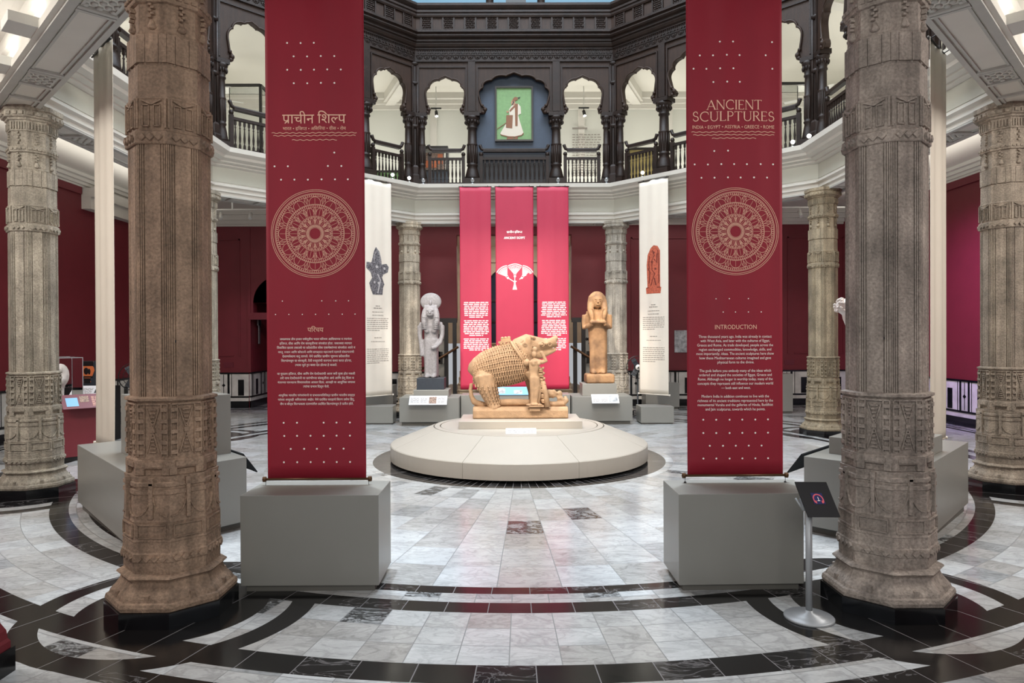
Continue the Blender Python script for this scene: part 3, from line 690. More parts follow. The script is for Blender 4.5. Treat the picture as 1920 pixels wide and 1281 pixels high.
FACES = [(2, 'behind the green portrait'), (3, 'just right of the Hindi banner'), (1, 'just left of the English banner'), (4, 'high behind the brown pillar'), (0, 'high behind the grey weathered pillar')]
arc0 = par0 = side0 = mid0 = None
def first_or_copy(first, make):
    return (make(), True) if first is None else (copy_tree(first), False)
for k, where in FACES:
    o, f = first_or_copy(arc0, make_arcade); arc0 = o if f else arc0
    face_place(o, k); tag(o, 'dark carved timber arcade of three cusped arches ' + where, 'arcade', 'timber arcades of the upper gallery')
    if k in (1, 2, 3):
        o, f = first_or_copy(par0, make_parapet); par0 = o if f else par0
        face_place(o, k, z=5.76); tag(o, 'dark timber parapet with carved panels above the arcade ' + where, 'parapet', 'carved parapets of the top gallery')
    for s, hf, nb, pos in ((-1.74, .46, 8, 'left bay'), (0, .88, 14, 'middle bay'), (1.74, .46, 8, 'right bay')):
        if hf < .5: o, f = first_or_copy(side0, lambda: make_balustrade(.43, 8)); side0 = o if f else side0
        else: o, f = first_or_copy(mid0, lambda: make_balustrade(.85, 14)); mid0 = o if f else mid0
        face_place(o, k, RG, s); tag(o, 'dark turned wooden balustrade, %s, %s' % (pos, where), 'balustrade', 'balustrades of the upper gallery')
def corner_post():
    root = thing('corner_post', 'x', 'post')
    m = MB(); m.lathe([(.2, 0), (.2, .28), (.16, .32), (.16, .5), (.13, .55)], 8, ph=A8, smooth=False); m.build('post_base', M['wood'], root)
    m = MB(); m.lathe([(.10, .5), (.10, 3.2)], 8, ph=A8, smooth=False); 
    for a in (-.6, .6): m.tube([(.11 * math.cos(a), .11 * math.sin(a), .5), (.11 * math.cos(a), .11 * math.sin(a), 3.1)], .04, 8)
    for z in (1.5, 2.6, 3.1): m.lathe([(.12, z), (.15, z + .03), (.15, z + .07), (.12, z + .1)], 8, ph=A8)
    m.build('post_shaft', M['wood'], root); return root
post0 = None
for k, lb in ((2, 'dark timber corner post just right of the portrait bay'), (3, 'dark timber corner post just left of the portrait bay'), (1, 'dark timber corner post behind the grey weathered pillar side of the English banner'), (4, 'dark timber corner post between brown pillar and Hindi banner')):
    o, f = first_or_copy(post0, corner_post); post0 = o if f else post0
    x, y, _ = ringpt(6.2, k, 0); o.location = (x, y, 5.87); o.rotation_euler = (0, 0, PI / 4 * k - PI / 8 + PI); tag(o, lb, 'post', 'corner posts of the timber gallery')

# portrait bay: blue board with the framed painting, dark board behind the balustrade
hb = thing('blue_display_board', 'slate blue board filling the central arch behind the framed portrait', 'display board', (0, D0 + RG + .14, 5.87))
m = MB(); m.box(-.98, .98, 0, .05, .95, 3.0); m.build('upper_board', M['bluewall'], hb)
m = MB(); m.box(-.98, .98, 0, .05, .0, .95); m.build('lower_board', M['bluedark'], hb)
pt = thing('framed_portrait', 'framed painting of a robed figure in profile on a light green ground', 'painting', (0, D0 + RG + .10, 7.07))
PW, PH = .985, 1.42
m = MB(); e = .045
for (a, b_, c, d) in ((-PW / 2, PW / 2, 0, e), (-PW / 2, PW / 2, PH - e, PH), (-PW / 2, -PW / 2 + e, e, PH - e), (PW / 2 - e, PW / 2, e, PH - e)): m.box(a, b_, -.05, .035, c, d)
m.build('picture_frame', M['frame'], pt)
m = MB(); m.box(-PW / 2 + e, PW / 2 - e, -.01, .03, e, PH - e); cv = m.build('canvas', M['green'], pt)
def flat(mb, pts, dep=-.016, th=.005): mb.poly3([(x, dep, z) for x, z in pts], (0, th, 0))
sk = [(-.11, .70), (.10, .70), (.17, .45), (.24, .23), (.19, .17), (.02, .13), (-.15, .135), (-.33, .18), (-.36, .21), (-.22, .45)]
m = MB(); flat(m, sk); flat(m, [(-.13, .82), (-.06, .93), (.03, .98), (.11, .97), (.17, .9), (.18, .72), (.10, .68), (-.12, .68)], -.018); m.build('white_robe', M['robe'], cv)
m = MB(); flat(m, [(-.2, .68), (-.03, .68), (-.05, .34), (-.21, .36)], -.022); flat(m, [(.02, .97), (.10, .97), (.09, .40), (.03, .40)], -.022); flat(m, [(-.12, .80), (-.08, .85), (.06, .98), (.10, .96), (-.10, .76)], -.023)
flat(m, [(-.05, 1.02), (-.03, 1.1), (.02, 1.15), (.09, 1.14), (.10, 1.08), (.06, 1.06), (.02, 1.04)], -.021); flat(m, [(-.44, .33), (-.19, .5), (-.18, .485), (-.44, .315)], -.024)
flat(m, [(-.36, .21), (-.33, .18), (-.15, .135), (.02, .13), (.19, .17), (.24, .23), (.25, .2), (.19, .145), (.02, .11), (-.15, .112), (-.34, .16)], -.024)
flat(m, [(-.17, .12), (-.03, .12), (.0, .06), (-.2, .06)], -.02); flat(m, [(.03, .12), (.1, .12), (.09, .06), (-.01, .06)], -.02); m.build('brown_sash', M['robebrown'], cv)
m = MB(); flat(m, [(-.07, .95), (-.075, 1.02), (-.05, 1.07), (.02, 1.06), (.04, .98), (.0, .93)], -.02); flat(m, [(-.2, .78), (-.16, .8), (-.13, .76), (-.18, .73)], -.02); m.build('face', M['skin'], cv)
m = MB(); flat(m, [(-.07, .92), (-.03, .95), (.01, 1.02), (-.02, 1.04), (-.04, .98)], -.024); flat(m, [(.09, 1.13), (.17, 1.15), (.13, 1.10)], -.024); m.build('beard', M['black'], cv)

# ------------------------------------------------------------------ lettering
GC = {}
def raw_text(s):
    if s in GC: return GC[s]
    cu = bpy.data.curves.new('t', 'FONT'); cu.body = s; cu.size = 1; cu.resolution_u = 2
    ob = bpy.data.objects.new('t', cu); COL.objects.link(ob); bpy.context.view_layer.update()
    me = bpy.data.meshes.new_from_object(ob.evaluated_get(bpy.context.evaluated_depsgraph_get()))
    v = [(q.co.x, q.co.y) for q in me.vertices]; f = [tuple(p.vertices) for p in me.polygons]
    bpy.data.objects.remove(ob); bpy.data.curves.remove(cu); bpy.data.meshes.remove(me)
    GC[s] = (v, f); return v, f
ADV = {}
def advance(c):
    if c == ' ': return .26
    if c not in ADV:
        a = raw_text(c)[0]; b = raw_text(c + c)[0]
        ADV[c] = (max(p[0] for p in b) - max(p[0] for p in a)) if a and b else 0.
    return ADV[c]
def half(c):
    """half form of a consonant: its letter cut off before the upright"""
    key = c + '~'
    if key in GC: return GC[key], ADV[key]
    v, f = raw_text(c); foot = [p[0] for p in v if abs(p[1]) < .02]
    xr = max(foot) if foot else advance(c); xl = min([q for q in foot if q > xr - .14] or [xr - .1])
    bm = bmesh.new(); vs = [bm.verts.new((x, y, 0)) for x, y in v]
    for q in f:
        try: bm.faces.new([vs[i] for i in q])
        except ValueError: pass
    bmesh.ops.bisect_plane(bm, geom=bm.verts[:] + bm.edges[:] + bm.faces[:], plane_co=(xl - .004, 0, 0), plane_no=(1, 0, 0), clear_outer=True)
    bm.verts.index_update(); GC[key] = ([(q.co.x, q.co.y) for q in bm.verts], [tuple(w.index for w in q.verts) for q in bm.faces]); bm.free()
    ADV[key] = xl; return GC[key], ADV[key]
HALF = set('खगघचजझञणतथधनपबभमयलवशषस'); CONS = set('कखगघङचछजझञटठडढणतथदधनपफबभमयरलळवशषसह')
def ribbon(pts, w, closed=False):
    n = len(pts); L = []; R = []
    for i in range(n):
        a = pts[(i - 1) % n] if closed or i > 0 else pts[i]; b = pts[(i + 1) % n] if closed or i < n - 1 else pts[i]
        dx, dy = b[0] - a[0], b[1] - a[1]; q = math.hypot(dx, dy) or 1
        nx, ny = -dy / q * w / 2, dx / q * w / 2; L.append((pts[i][0] + nx, pts[i][1] + ny)); R.append((pts[i][0] - nx, pts[i][1] - ny))
    m = n if closed else n - 1
    return L + R, [(i, (i + 1) % n, n + (i + 1) % n, n + i) for i in range(m)]
def deva(s):
    """lays a Devanagari line out cluster by cluster"""
    V = []; F = []; pen = 0.
    def put(v, f, x):
        n = len(V); V.extend((p[0] + x, p[1]) for p in v); F.extend(tuple(i + n for i in q) for q in f)
    i = 0
    while i < len(s):
        if s[i] not in CONS: put(*raw_text(s[i]), pen) if s[i] != ' ' else None; pen += advance(s[i]); i += 1; continue
        cl = [s[i]]; i += 1; reph = rakar = False
        while i + 1 < len(s) and s[i] == '्' and s[i + 1] in CONS: cl.append(s[i + 1]); i += 2
        marks = []
        while i < len(s) and s[i] in 'ािीुूृेैोौंँःॅॉ्': marks.append(s[i]); i += 1
        if len(cl) > 1 and cl[0] == 'र': reph = True; cl = cl[1:]
        if len(cl) > 1 and cl[-1] == 'र': rakar = True; cl = cl[:-1]
        if 'ि' in marks: put(*raw_text('ि'), pen); pen += advance('ि'); marks.remove('ि')
        for c in cl[:-1]:
            if c in HALF: (v, f), a = half(c); put(v, f, pen); pen += a
            else: put(*raw_text(c), pen); pen += advance(c); put(*raw_text('्'), pen)
        c = cl[-1]; v, f = raw_text(c); put(v, f, pen)
        if rakar:
            foot = [p[0] for p in v if abs(p[1]) < .02]; xr = max(foot) if foot else advance(c)
            put(*ribbon([(xr - .05, .20), (xr - .30, .0)], .075), pen)
        pen += advance(c)
        for mk in marks: put(*raw_text(mk), pen); pen += advance(mk)
        if reph: put(*ribbon([(-.20, .62), (-.23, .72), (-.17, .80), (-.09, .78), (-.07, .70)], .07), pen - (advance(marks[0]) if marks and marks[0] in 'ीा' else 0))
    return V, F
def place_line(vf, u0, u1, w0, h=None, href=None):
    """scale a laid-out line to run from u0 to u1, standing on w0"""
    v, f = vf; x0 = min(p[0] for p in v); x1 = max(p[0] for p in v); k = (u1 - u0) / (x1 - x0)
    ky = k if h is None else h / href
    return [(u0 + (p[0] - x0) * k, w0 + p[1] * ky) for p in v], f
def strokes(letters, size, track=.12):
    """inscriptional capitals drawn with thick and thin strokes"""
    V = []; F = []; pen = 0.
    def put(v, f):
        n = len(V); V.extend((pen + p[0], p[1]) for p in v); F.extend(tuple(i + n for i in q) for q in f)
    tk, tn = .105, .05
    def ln(x0, y0, x1, y1, w): put(*ribbon([(x0, y0), (x1, y1)], w))
    def ar(cx, cy, rx, ry, a0, a1, w, n=18): put(*ribbon([(cx + rx * math.cos(math.radians(a0 + (a1 - a0) * i / n)), cy + ry * math.sin(math.radians(a0 + (a1 - a0) * i / n))) for i in range(n + 1)], w))
    def sf(x, y, w=.11): ln(x - w, y, x + w, y, .035)
    for c in letters:
        if c == 'A': ln(.0, 0, .36, 1, tn); ln(.36, 1, .72, 0, tk); ln(.14, .34, .58, .34, tn); sf(0, .017); sf(.72, .017); W = .74
        elif c == 'N': ln(.05, 0, .05, 1, tn); ln(.05, 1, .68, 0, tk); ln(.68, 0, .68, 1, tn); sf(.05, .017); sf(.68, .983); sf(.05, .983, .07); W = .74
        elif c == 'C': ar(.46, .5, .42, .48, 50, 310, .085, 28); ln(.73, .86, .76, .68, tn); W = .78
        elif c == 'I': ln(.08, 0, .08, 1, tk); sf(.08, .017); sf(.08, .983); W = .17
        elif c == 'E': ln(.08, 0, .08, 1, tk); ln(.0, .975, .5, .975, tn); ln(.08, .52, .44, .52, tn); ln(.0, .025, .52, .025, tn); ln(.5, .98, .5, .86, tn); ln(.52, .02, .53, .15, tn); W = .56
        elif c == 'T': ln(.34, 0, .34, 1, tk); ln(0, .975, .68, .975, tn); sf(.34, .017); ln(.02, .98, .01, .86, tn); ln(.66, .98, .67, .86, tn); W = .68
        elif c == 'S': ar(.25, .74, .2, .235, 40, 270, .08); ar(.25, .26, .23, .245, 90, -140, .085); ln(.41, .88, .42, .74, tn); ln(.05, .1, .05, .26, tn); W = .52
        elif c == 'U': ln(.08, .34, .08, 1, tk); ar(.36, .34, .28, .32, 180, 360, .075); ln(.64, .34, .64, 1, tn); sf(.08, .983); sf(.64, .983); W = .72
        elif c == 'L': ln(.08, 0, .08, 1, tk); ln(.0, .025, .5, .025, tn); ln(.5, .02, .51, .16, tn); sf(.08, .983); W = .53
        elif c == 'P': ln(.08, 0, .08, 1, tk); sf(.08, .017); ln(0, .975, .28, .975, tn); ar(.28, .73, .24, .245, 90, -90, .08); ln(.08, .485, .28, .485, tn); W = .55
        elif c == 'R': ln(.08, 0, .08, 1, tk); sf(.08, .017); ln(0, .975, .28, .975, tn); ar(.28, .74, .22, .235, 90, -90, .08); ln(.08, .505, .28, .505, tn); ln(.28, .5, .6, 0, tk); sf(.62, .017, .06); W = .62
        pen += W + track
    return V, F
class Print:
    def __init__(s): s.v = []; s.f = []
    def put(s, vf):
        n = len(s.v); s.v += list(vf[0]); s.f += [tuple(i + n for i in q) for q in vf[1]]
    def dot(s, u, w, r, n=10): s.put(([(u + r * math.cos(2 * PI * i / n), w + r * math.sin(2 * PI * i / n)) for i in range(n)], [tuple(range(n))]))
    def line(s, pts, w, closed=False): s.put(ribbon(pts, w, closed))
    def circle(s, u, w, r, wd, n=72): s.line([(u + r * math.cos(2 * PI * i / n), w + r * math.sin(2 * PI * i / n)) for i in range(n)], wd, True)
    def poly(s, pts): s.put((list(pts), [tuple(range(len(pts)))]))
    def fill(s, pts, h=.006, du=.04):
        """a filled outline cut in fine strips so that it follows the folds of the cloth"""
        w = min(p[1] for p in pts); top = max(p[1] for p in pts); n = len(pts)
        def cuts(y):
            out = []
            for i in range(n):
                (x0, y0), (x1, y1) = pts[i], pts[(i + 1) % n]
                if (y0 <= y) != (y1 <= y): out.append(x0 + (x1 - x0) * (y - y0) / (y1 - y0))
            return sorted(out)
        while w < top:
            c = cuts(w + h / 2)
            for a, b_ in zip(c[::2], c[1::2]):
                m = max(1, int((b_ - a) / du)); 
                for i in range(m):
                    u0, u1 = a + (b_ - a) * i / m, a + (b_ - a) * (i + 1) / m; s.poly([(u0, w), (u1, w), (u1, w + h), (u0, w + h)])
            w += h
    def bars(s, u0, u1, w, h, word=.05, gap=.010):
        u = u0
        while u < u1 - .01:
            e = min(u + word * random.uniform(.5, 1.5), u1); s.poly([(u, w), (e, w), (e, w + h), (u, w + h)]); u = e + gap
def make_banner(name, label, cat, loc, rz, W, H, fab, prints, group=None, amp=.006, rod=M['brass'], taper=0., weights=True, seed=0., head=True, hook=1):
    root = thing(name, label, cat, loc, rz, group)
    def wv(u, w): return amp * (math.sin(u * 9 + seed) * .6 + .4 * math.sin(u * 23 + seed * 2)) * (.35 + .65 * min(1, w / 1.0)) 
    def P(u, w, off): return (u * (1 - taper * w / H), -wv(u, w) - off, w)
    nu, nw = 28, 40; mb = MB()
    fr = [P((i / nu - .5) * W, H * j / nw, .0) for j in range(nw + 1) for i in range(nu + 1)]; bk = [P((i / nu - .5) * W, H * j / nw, -.004) for j in range(nw + 1) for i in range(nu + 1)]
    n = nu + 1; fs = [(j * n + i, j * n + i + 1, (j + 1) * n + i + 1, (j + 1) * n + i) for j in range(nw) for i in range(nu)]
    mb.add(fr, fs, True); mb.add(bk, [q[::-1] for q in fs], True)
    N_ = len(fr); 
    for i in range(nu): mb.f += [(i, i + 1, N_ + i + 1, N_ + i), (nw * n + i, nw * n + i + 1, N_ + nw * n + i + 1, N_ + nw * n + i)]; mb.sm += [False] * 2
    for j in range(nw): mb.f += [(j * n, (j + 1) * n, N_ + (j + 1) * n, N_ + j * n), (j * n + nu, (j + 1) * n + nu, N_ + (j + 1) * n + nu, N_ + j * n + nu)]; mb.sm += [False] * 2
    mb.build('fabric', fab, root)
    for pn, pm, pr, off in prints:
        q = MB(); q.add([P(u, w, off) for u, w in pr.v], pr.f); o = q.build(pn, pm, root)
    q = MB(); q.tube([(-W / 2 - .035, .004, 0), (W / 2 + .035, .004, 0)], .011, 10)
    for s in (-1, 1): q.lathe([(.016, -.02), (.02, 0), (.016, .02)], 10, (s * (W / 2 + .03), .004, 0))
    if rod is not None: q.build('bottom_rod', rod, root)
    if weights:
        for s in (-1, 1):
            q = MB(); q.tube([(s * (W / 2 + .02), .004, -.005), (s * (W / 2 + .02), .004, -.05)], .002, 5); q.lathe([(.003, 0), (.011, -.008), (.011, -.04), (.005, -.046)], 10, (s * (W / 2 + .02), .004, -.048)); q.build('hanging_weight', M['blackmetal'], root)
    if head:
        q = MB(); q.tube([(-W / 2 - .02, .004, H), (W / 2 + .02, .004, H)], .012, 8)
        for s in (-.8, .8): q.tube([(s * W / 2, .004, H), (s * W / 2, hook * .05, H + .02), (s * W / 2, hook * .09, H + .045)], .008, 6)
        q.build('top_rod', M['blackmetal'], root)
    return root
def medallion(p, u, w, R):
    wd = .0032
    for r in (1., .965, .912, .89, .845, .67, .655, .60, .40, .37, .20, .135): p.circle(u, w, R * r, wd * (1.1 if r > .9 else .8))
    [p.circle(u, w, R * q, R * .008) for q in (.155, .17, .185)]
    for r0, r1, n in ((.85, .885, 110), (.61, .65, 90), (.375, .395, 60)):
        for i in range(n):
            a = 2 * PI * i / n; p.line([(u + R * r0 * math.cos(a), w + R * r0 * math.sin(a)), (u + R * r1 * math.cos(a), w + R * r1 * math.sin(a))], R * .010)
    def petal(a, r0, r1, hw, shade=True):
        pts = []
        for i in range(17):
            t = i / 16; r = r0 + (r1 - r0) * math.sin(PI / 2 * min(1, 2 * t if t < .5 else 2 - 2 * t)) ** .9; da = hw * math.cos(PI * t) * (1 if abs(t - .5) > .01 else 0)
            pts.append((u + R * r * math.cos(a + da), w + R * r * math.sin(a + da)))
        p.line(pts, wd * .9); p.line([(u + R * r0 * math.cos(a), w + R * r0 * math.sin(a)), (u + R * r1 * .97 * math.cos(a), w + R * r1 * .97 * math.sin(a))], wd * .6)
    for r0, r1, n, hw in ((.675, .835, 12, .19), (.415, .59, 14, .17), (.215, .36, 14, .15)):
        for i in range(n):
            a = 2 * PI * i / n; petal(a, r0, r1, hw)
            b = a + PI / n
            for q in (-.05, 0, .05): p.line([(u + R * (r0 + .01) * math.cos(b), w + R * (r0 + .01) * math.sin(b)), (u + R * (r1 - .02) * math.cos(b + q), w + R * (r1 - .02) * math.sin(b + q))], wd * .55)
            petal(b, r0 + (r1 - r0) * .45, r1, .06)
def wavy(p, u0, u1, w, wd=.0045, lam=.055, a=.0035):
    n = int((u1 - u0) / lam * 8); p.line([(u0 + (u1 - u0) * i / n, w + a * math.sin(2 * PI * (u1 - u0) * i / n / lam)) for i in range(n + 1)], wd)

# --- Hindi banner
PX = 222.3
def LU(x): return (x - 593.8) / PX
def LW(y): return (897 - y) / PX
def RU(x): return (x - 1378.5) / PX
def RW(y): return (893 - y) / PX
t1, t2, md, dt, wl, hd, bd = (Print() for _ in range(7))
t1.put(place_line(deva('प्राचीन शिल्प'), LU(533), LU(652), LW(231)))
sub = deva('भारत • इजिप्त • असिरिया • ग्रीस • रोम'); t2.put(place_line(sub, LU(534), LU(652), LW(243.5)))
for a, b_, y in ((513, 672, 249), (516, 670, 254), (551, 635, 262)): wavy(wl, LU(a), LU(b_), LW(y))
medallion(md, LU(593), LW(437), 82 / PX)
rows = [(81, (543, 568, 593)), (106, (555, 580, 606, 631)), (131, (543, 568, 593, 618, 643)), (156, (555, 580, 606, 631)), (286, (630,)), (311, (518, 543, 618, 643)), (336, (530, 555, 580, 606, 631, 655)),
        (563, (531, 605, 631, 655)), (588, (518, 543, 568, 593, 618, 643, 667)), (791, (532, 557, 607, 631, 656)), (815.6, (533, 557, 582, 607, 631, 656)), (840, (545, 570, 594, 619, 644)), (865, (532, 557, 582, 607, 631, 656))]
for y, xs in rows:
    for x in xs: dt.dot(LU(x), LW(y), .0078 if y < 540 or y > 700 else .005)
hd.put(place_line(deva('परिचय'), LU(577.5), LU(608), LW(621)))
HL = ['जवळपास तीन हजार वर्षांपूर्वीच भारत पश्चिम आशियाच्या व त्यानंतर', 'इजिप्त, ग्रीस आणि रोम संस्कृतींच्या संपर्कात होता. जसजसा व्यापार', 'विकसित झाला तसतसे या प्रदेशांतील लोक एकमेकांच्या संपर्कात आले व',
      'वस्तू, ज्ञान आणि कौशल्ये आणि सगळ्यात महत्त्वाचे म्हणजे संकल्पनांची', 'देवाणघेवाण करू लागले. येथे प्रदर्शित प्राचीन भूमध्य प्रदेशातील', 'शिल्पांमधून या संस्कृती, दैवी स्वरूपांची कल्पना कशा करत होत्या,', 'त्यास मूर्त रूप कसा देत होत्या हे कळते.',
      'या पुरातन इजिप्त, ग्रीस आणि रोम देवदेवतांची आज जरी पूजा होत नसली', 'तरी याच देवदेवतांनी या प्रारंभीच्या संस्कृतींना अर्थ आणि हेतू दिला व', 'नंतरच्या पाश्चात्य विचारधारेला आकार दिला. आजही या आधुनिक जगावर', 'त्यांचा प्रभाव दिसून येतो.',
      'आधुनिक भारतीय परंपरांमध्ये या प्रभावाव्यतिरिक्त प्राचीन भारतीय समृद्ध', 'परंपरा अजूनही अस्तित्वात आहेत. येथे प्रदर्शित वराहाचे शिल्प तसेच हिंदू,', 'जैन व बौद्ध शिल्पकला दालनांतील प्रदर्शित शिल्पांमधून हे प्रतीत होते.']
YS = [192, 221, 249, 278, 307, 336, 365, 423, 452, 480, 508, 566, 595, 624]
XS = [(127, 608), (125, 608), (107, 630), (115, 622), (143, 592), (135, 605), (228, 508), (108, 628), (127, 620), (110, 628), (280, 455), (116, 625), (112, 622), (125, 615)]
bds = [Print() for _ in range(3)]
for s_, y, (a, b_) in zip(HL, YS, XS): bds[0 if y < 380 else 1 if y < 520 else 2].put(place_line(deva(s_), LU(490 + a / 3.557), LU(490 + b_ / 3.557), LW(580 + y / 3.557 + 2.3)))
HB = 5.0
bl = make_banner('hanging_banner', 'crimson hanging banner with Hindi title and medallion over a grey plinth', 'banner', (-1.779, 5.80, .815), 0, .828, HB, M['red_fabric'],
    [('title_lettering', M['gold_ink'], t1, .003), ('subtitle_lettering', M['gold_ink'], t2, .003), ('wavy_lines', M['gold_ink'], wl, .003), ('medallion', M['gold_ink'], md, .003), ('dot_pattern', M['white_ink'], dt, .003), ('heading_lettering', M['gold_ink'], hd, .003), *[('paragraph_lettering', M['white_ink'], q, .003) for q in bds]], 'tall crimson banners at the entrance', hook=-1)
# --- English banner
t1, t2, md, dt, wl, hd, bd = (Print() for _ in range(7))
t1.put(place_line(strokes('ANCIENT', 1), RU(1326), RU(1430), RW(206.7), 17.7 / PX, 1.)); t1.put(place_line(strokes('SCULPTURES', 1), RU(1301), RU(1454), RW(228.3), 18 / PX, 1.))
t2.put(place_line(raw_text('INDIA • EGYPT • ASSYRIA • GREECE • ROME'), RU(1300), RU(1454), RW(242.3), 6.6 / PX, .727))
for a, b_, y in ((1298, 1455, 248.5), (1301, 1454, 254), (1336.5, 1419, 260.5)): wavy(wl, RU(a), RU(b_), RW(y))
medallion(md, RU(1380), RW(435), 81.5 / PX)
rows = [(80, (780, 863, 1113)), (105, (655, 738, 823, 905, 1072)), (130, (615, 697, 781, 865, 1115)), (155, (740, 825, 906)), (284, (744, 829)), (309, (620, 704, 787, 868, 950, 1037, 1118)), (334, (663, 745, 828, 910, 994, 1079))]
rows = [(y, [1120 + x / 3.372 for x in xs]) for y, xs in rows] + [(y, [1280 + x / 3.557 for x in xs]) for y, xs in [(561, (224, 311, 440)), (586, (270, 353, 440, 526)), (788, (137, 223, 311, 397, 484, 570)), (813, (137, 223, 311, 397, 484, 570)), (837, (180, 267, 353, 440, 526)), (861, (137, 223, 311, 397, 484, 570))]]
for y, xs in rows:
    for x in xs: dt.dot(RU(x), RW(y), .0078 if y < 540 or y > 700 else .005)
hd.put(place_line(raw_text('INTRODUCTION'), RU(1341), RU(1419), RW(618), 8.6 / PX, .727))
EL = ['Three thousand years ago, India was already in contact', 'with West Asia, and later with the cultures of Egypt,', 'Greece and Rome. As trade developed, people across the', 'region exchanged commodities, knowledge, skills, and', 'most importantly, ideas. The ancient sculptures here show', 'how these Mediterranean cultures imagined and gave', 'physical form to the divine.',
      'The gods before you embody many of the ideas which', 'ordered and shaped the societies of Egypt, Greece and', 'Rome. Although no longer in worship today, many of the', 'concepts they represent still influence our modern world', '— both east and west.',
      'Modern India in addition continues to live with the', 'richness of its ancient traditions represented here by the', 'monumental Varaha and the galleries of Hindu, Buddhist', 'and Jain sculptures, towards which he points.']
YS = [185, 213, 242, 271, 299, 328, 356, 413, 441, 469, 498, 527, 584, 613, 641, 670]
XS = [(108, 598), (120, 585), (98, 607), (110, 595), (92, 613), (113, 593), (232, 477), (113, 593), (110, 597), (103, 603), (100, 606), (256, 453), (127, 578), (100, 605), (100, 605), (152, 552)]
bds = [Print() for _ in range(3)]
for s_, y, (a, b_) in zip(EL, YS, XS): bds[0 if y < 380 else 1 if y < 540 else 2].put(place_line(raw_text(s_), RU(1280 + a / 3.557), RU(1280 + b_ / 3.557), RW(580 + y / 3.557 + 2.3), 5.3 / PX, .727))
br = make_banner('hanging_banner', 'crimson hanging banner with English title Ancient Sculptures over a grey plinth', 'banner', (1.753, 5.80, .827), 0, .808, HB, M['red_fabric'],
    [('title_lettering', M['gold_ink'], t1, .003), ('subtitle_lettering', M['gold_ink'], t2, .003), ('wavy_lines', M['gold_ink'], wl, .003), ('medallion', M['gold_ink'], md, .003), ('dot_pattern', M['white_ink'], dt, .003), ('heading_lettering', M['gold_ink'], hd, .003), *[('paragraph_lettering', M['white_ink'], q, .003) for q in bds]], 'tall crimson banners at the entrance', hook=-1, seed=1.7, amp=.009)
# --- three rose banners
ED, EK = 17.17, 1289.4 / 17.17
def EX(x): return (x - 954.7) / EK - .1535
H3 = 5.06
def EWy(y): return (730 - y) / EK
for (xa, xb, nm) in ((863, 921.5, 'l'), (930, 1001, 'c'), (1008, 1067, 'r')):
    cx = (EX(xa) + EX(xb)) / 2; W = EX(xb) - EX(xa); uu = lambda x: EX(x) - cx
    pr = []
    if nm == 'c':
        a, b_, c = Print(), Print(), Print()
        [a.put(place_line(deva('प्राचीन इजिप्त'), uu(951) + q, uu(980) + q, EWy(437))) for q in (-.004, .004)]; [a.put(place_line(raw_text('ANCIENT EGYPT'), uu(946) + q, uu(985) + q, EWy(448), 4.4 / EK, .727)) for q in (-.004, .004)]; b_.line([(uu(952), EWy(440.5)), (uu(979), EWy(440.5))], .008)
        for k, (x, y, rot) in enumerate(((966, 518, 0), (953, 521, .6), (979, 521, -.6))):  # three open flowers tied in a bunch
            cu, cw = uu(x), EWy(y); f = lambda r, q: (cu + r * math.sin(q - rot), cw + r * math.cos(q - rot))
            R_ = 23 / EK; hw = .62 if k == 0 else .52
            c.line([f(R_, -hw + 2 * hw * i / 14) for i in range(15)], .02); c.line([f(R_ * .88, -hw + 2 * hw * i / 14) for i in range(15)], .008)
            for i in range(11): q = -hw + 2 * hw * i / 10; c.line([f(R_ * .2, q * .5), f(R_ * .9, q)], .011)
            c.line([f(R_ * .15, -.6), f(R_ * .3, 0), f(R_ * .15, .6)], .02); c.line([(cu, cw), (uu(965.7), EWy(529))], .018); c.dot(cu, cw, .03)
        c.line([(uu(965.7), EWy(526)), (uu(965.7), EWy(533))], .04); c.poly([(uu(964.5), EWy(532)), (uu(967), EWy(532)), (uu(970), EWy(543)), (uu(961.5), EWy(543))])
        pr = [('title_lettering', M['white_ink'], a, .003), ('rule', M['coral'], b_, .003), ('lotus_emblem', M['white_ink'], c, .003)]
    else:
        a = Print(); k = 4.576; x0, x1 = (42, 260) if nm == 'l' else (708, 928)
        for y0, n in ((767, 9), (924, 9), (1080, 7)):
            for i in range(n):
                q = random.uniform(0, 12) if i < n - 1 else 50; a.bars(uu(860 + (x0 + q) / k), uu(860 + (x1 - q) / k), EWy(400 + (y0 + i * 15.7) / k), 1.7 / EK, .10, .022)
        pr = [('body_lettering', M['white_ink'], a, .003)]
    lb = {'l': 'rose-red hanging banner with text beside the grey lion-headed statue', 'c': 'rose-red hanging banner titled Ancient Egypt with a lotus emblem', 'r': 'rose-red hanging banner with text beside the brown standing statue'}[nm]
    make_banner('exhibit_banner', lb, 'banner', (cx, ED, .71), 0, W, H3, M['pink_fabric'], pr, 'rose-red banners on the far side', weights=False, rod=None, seed=cx)
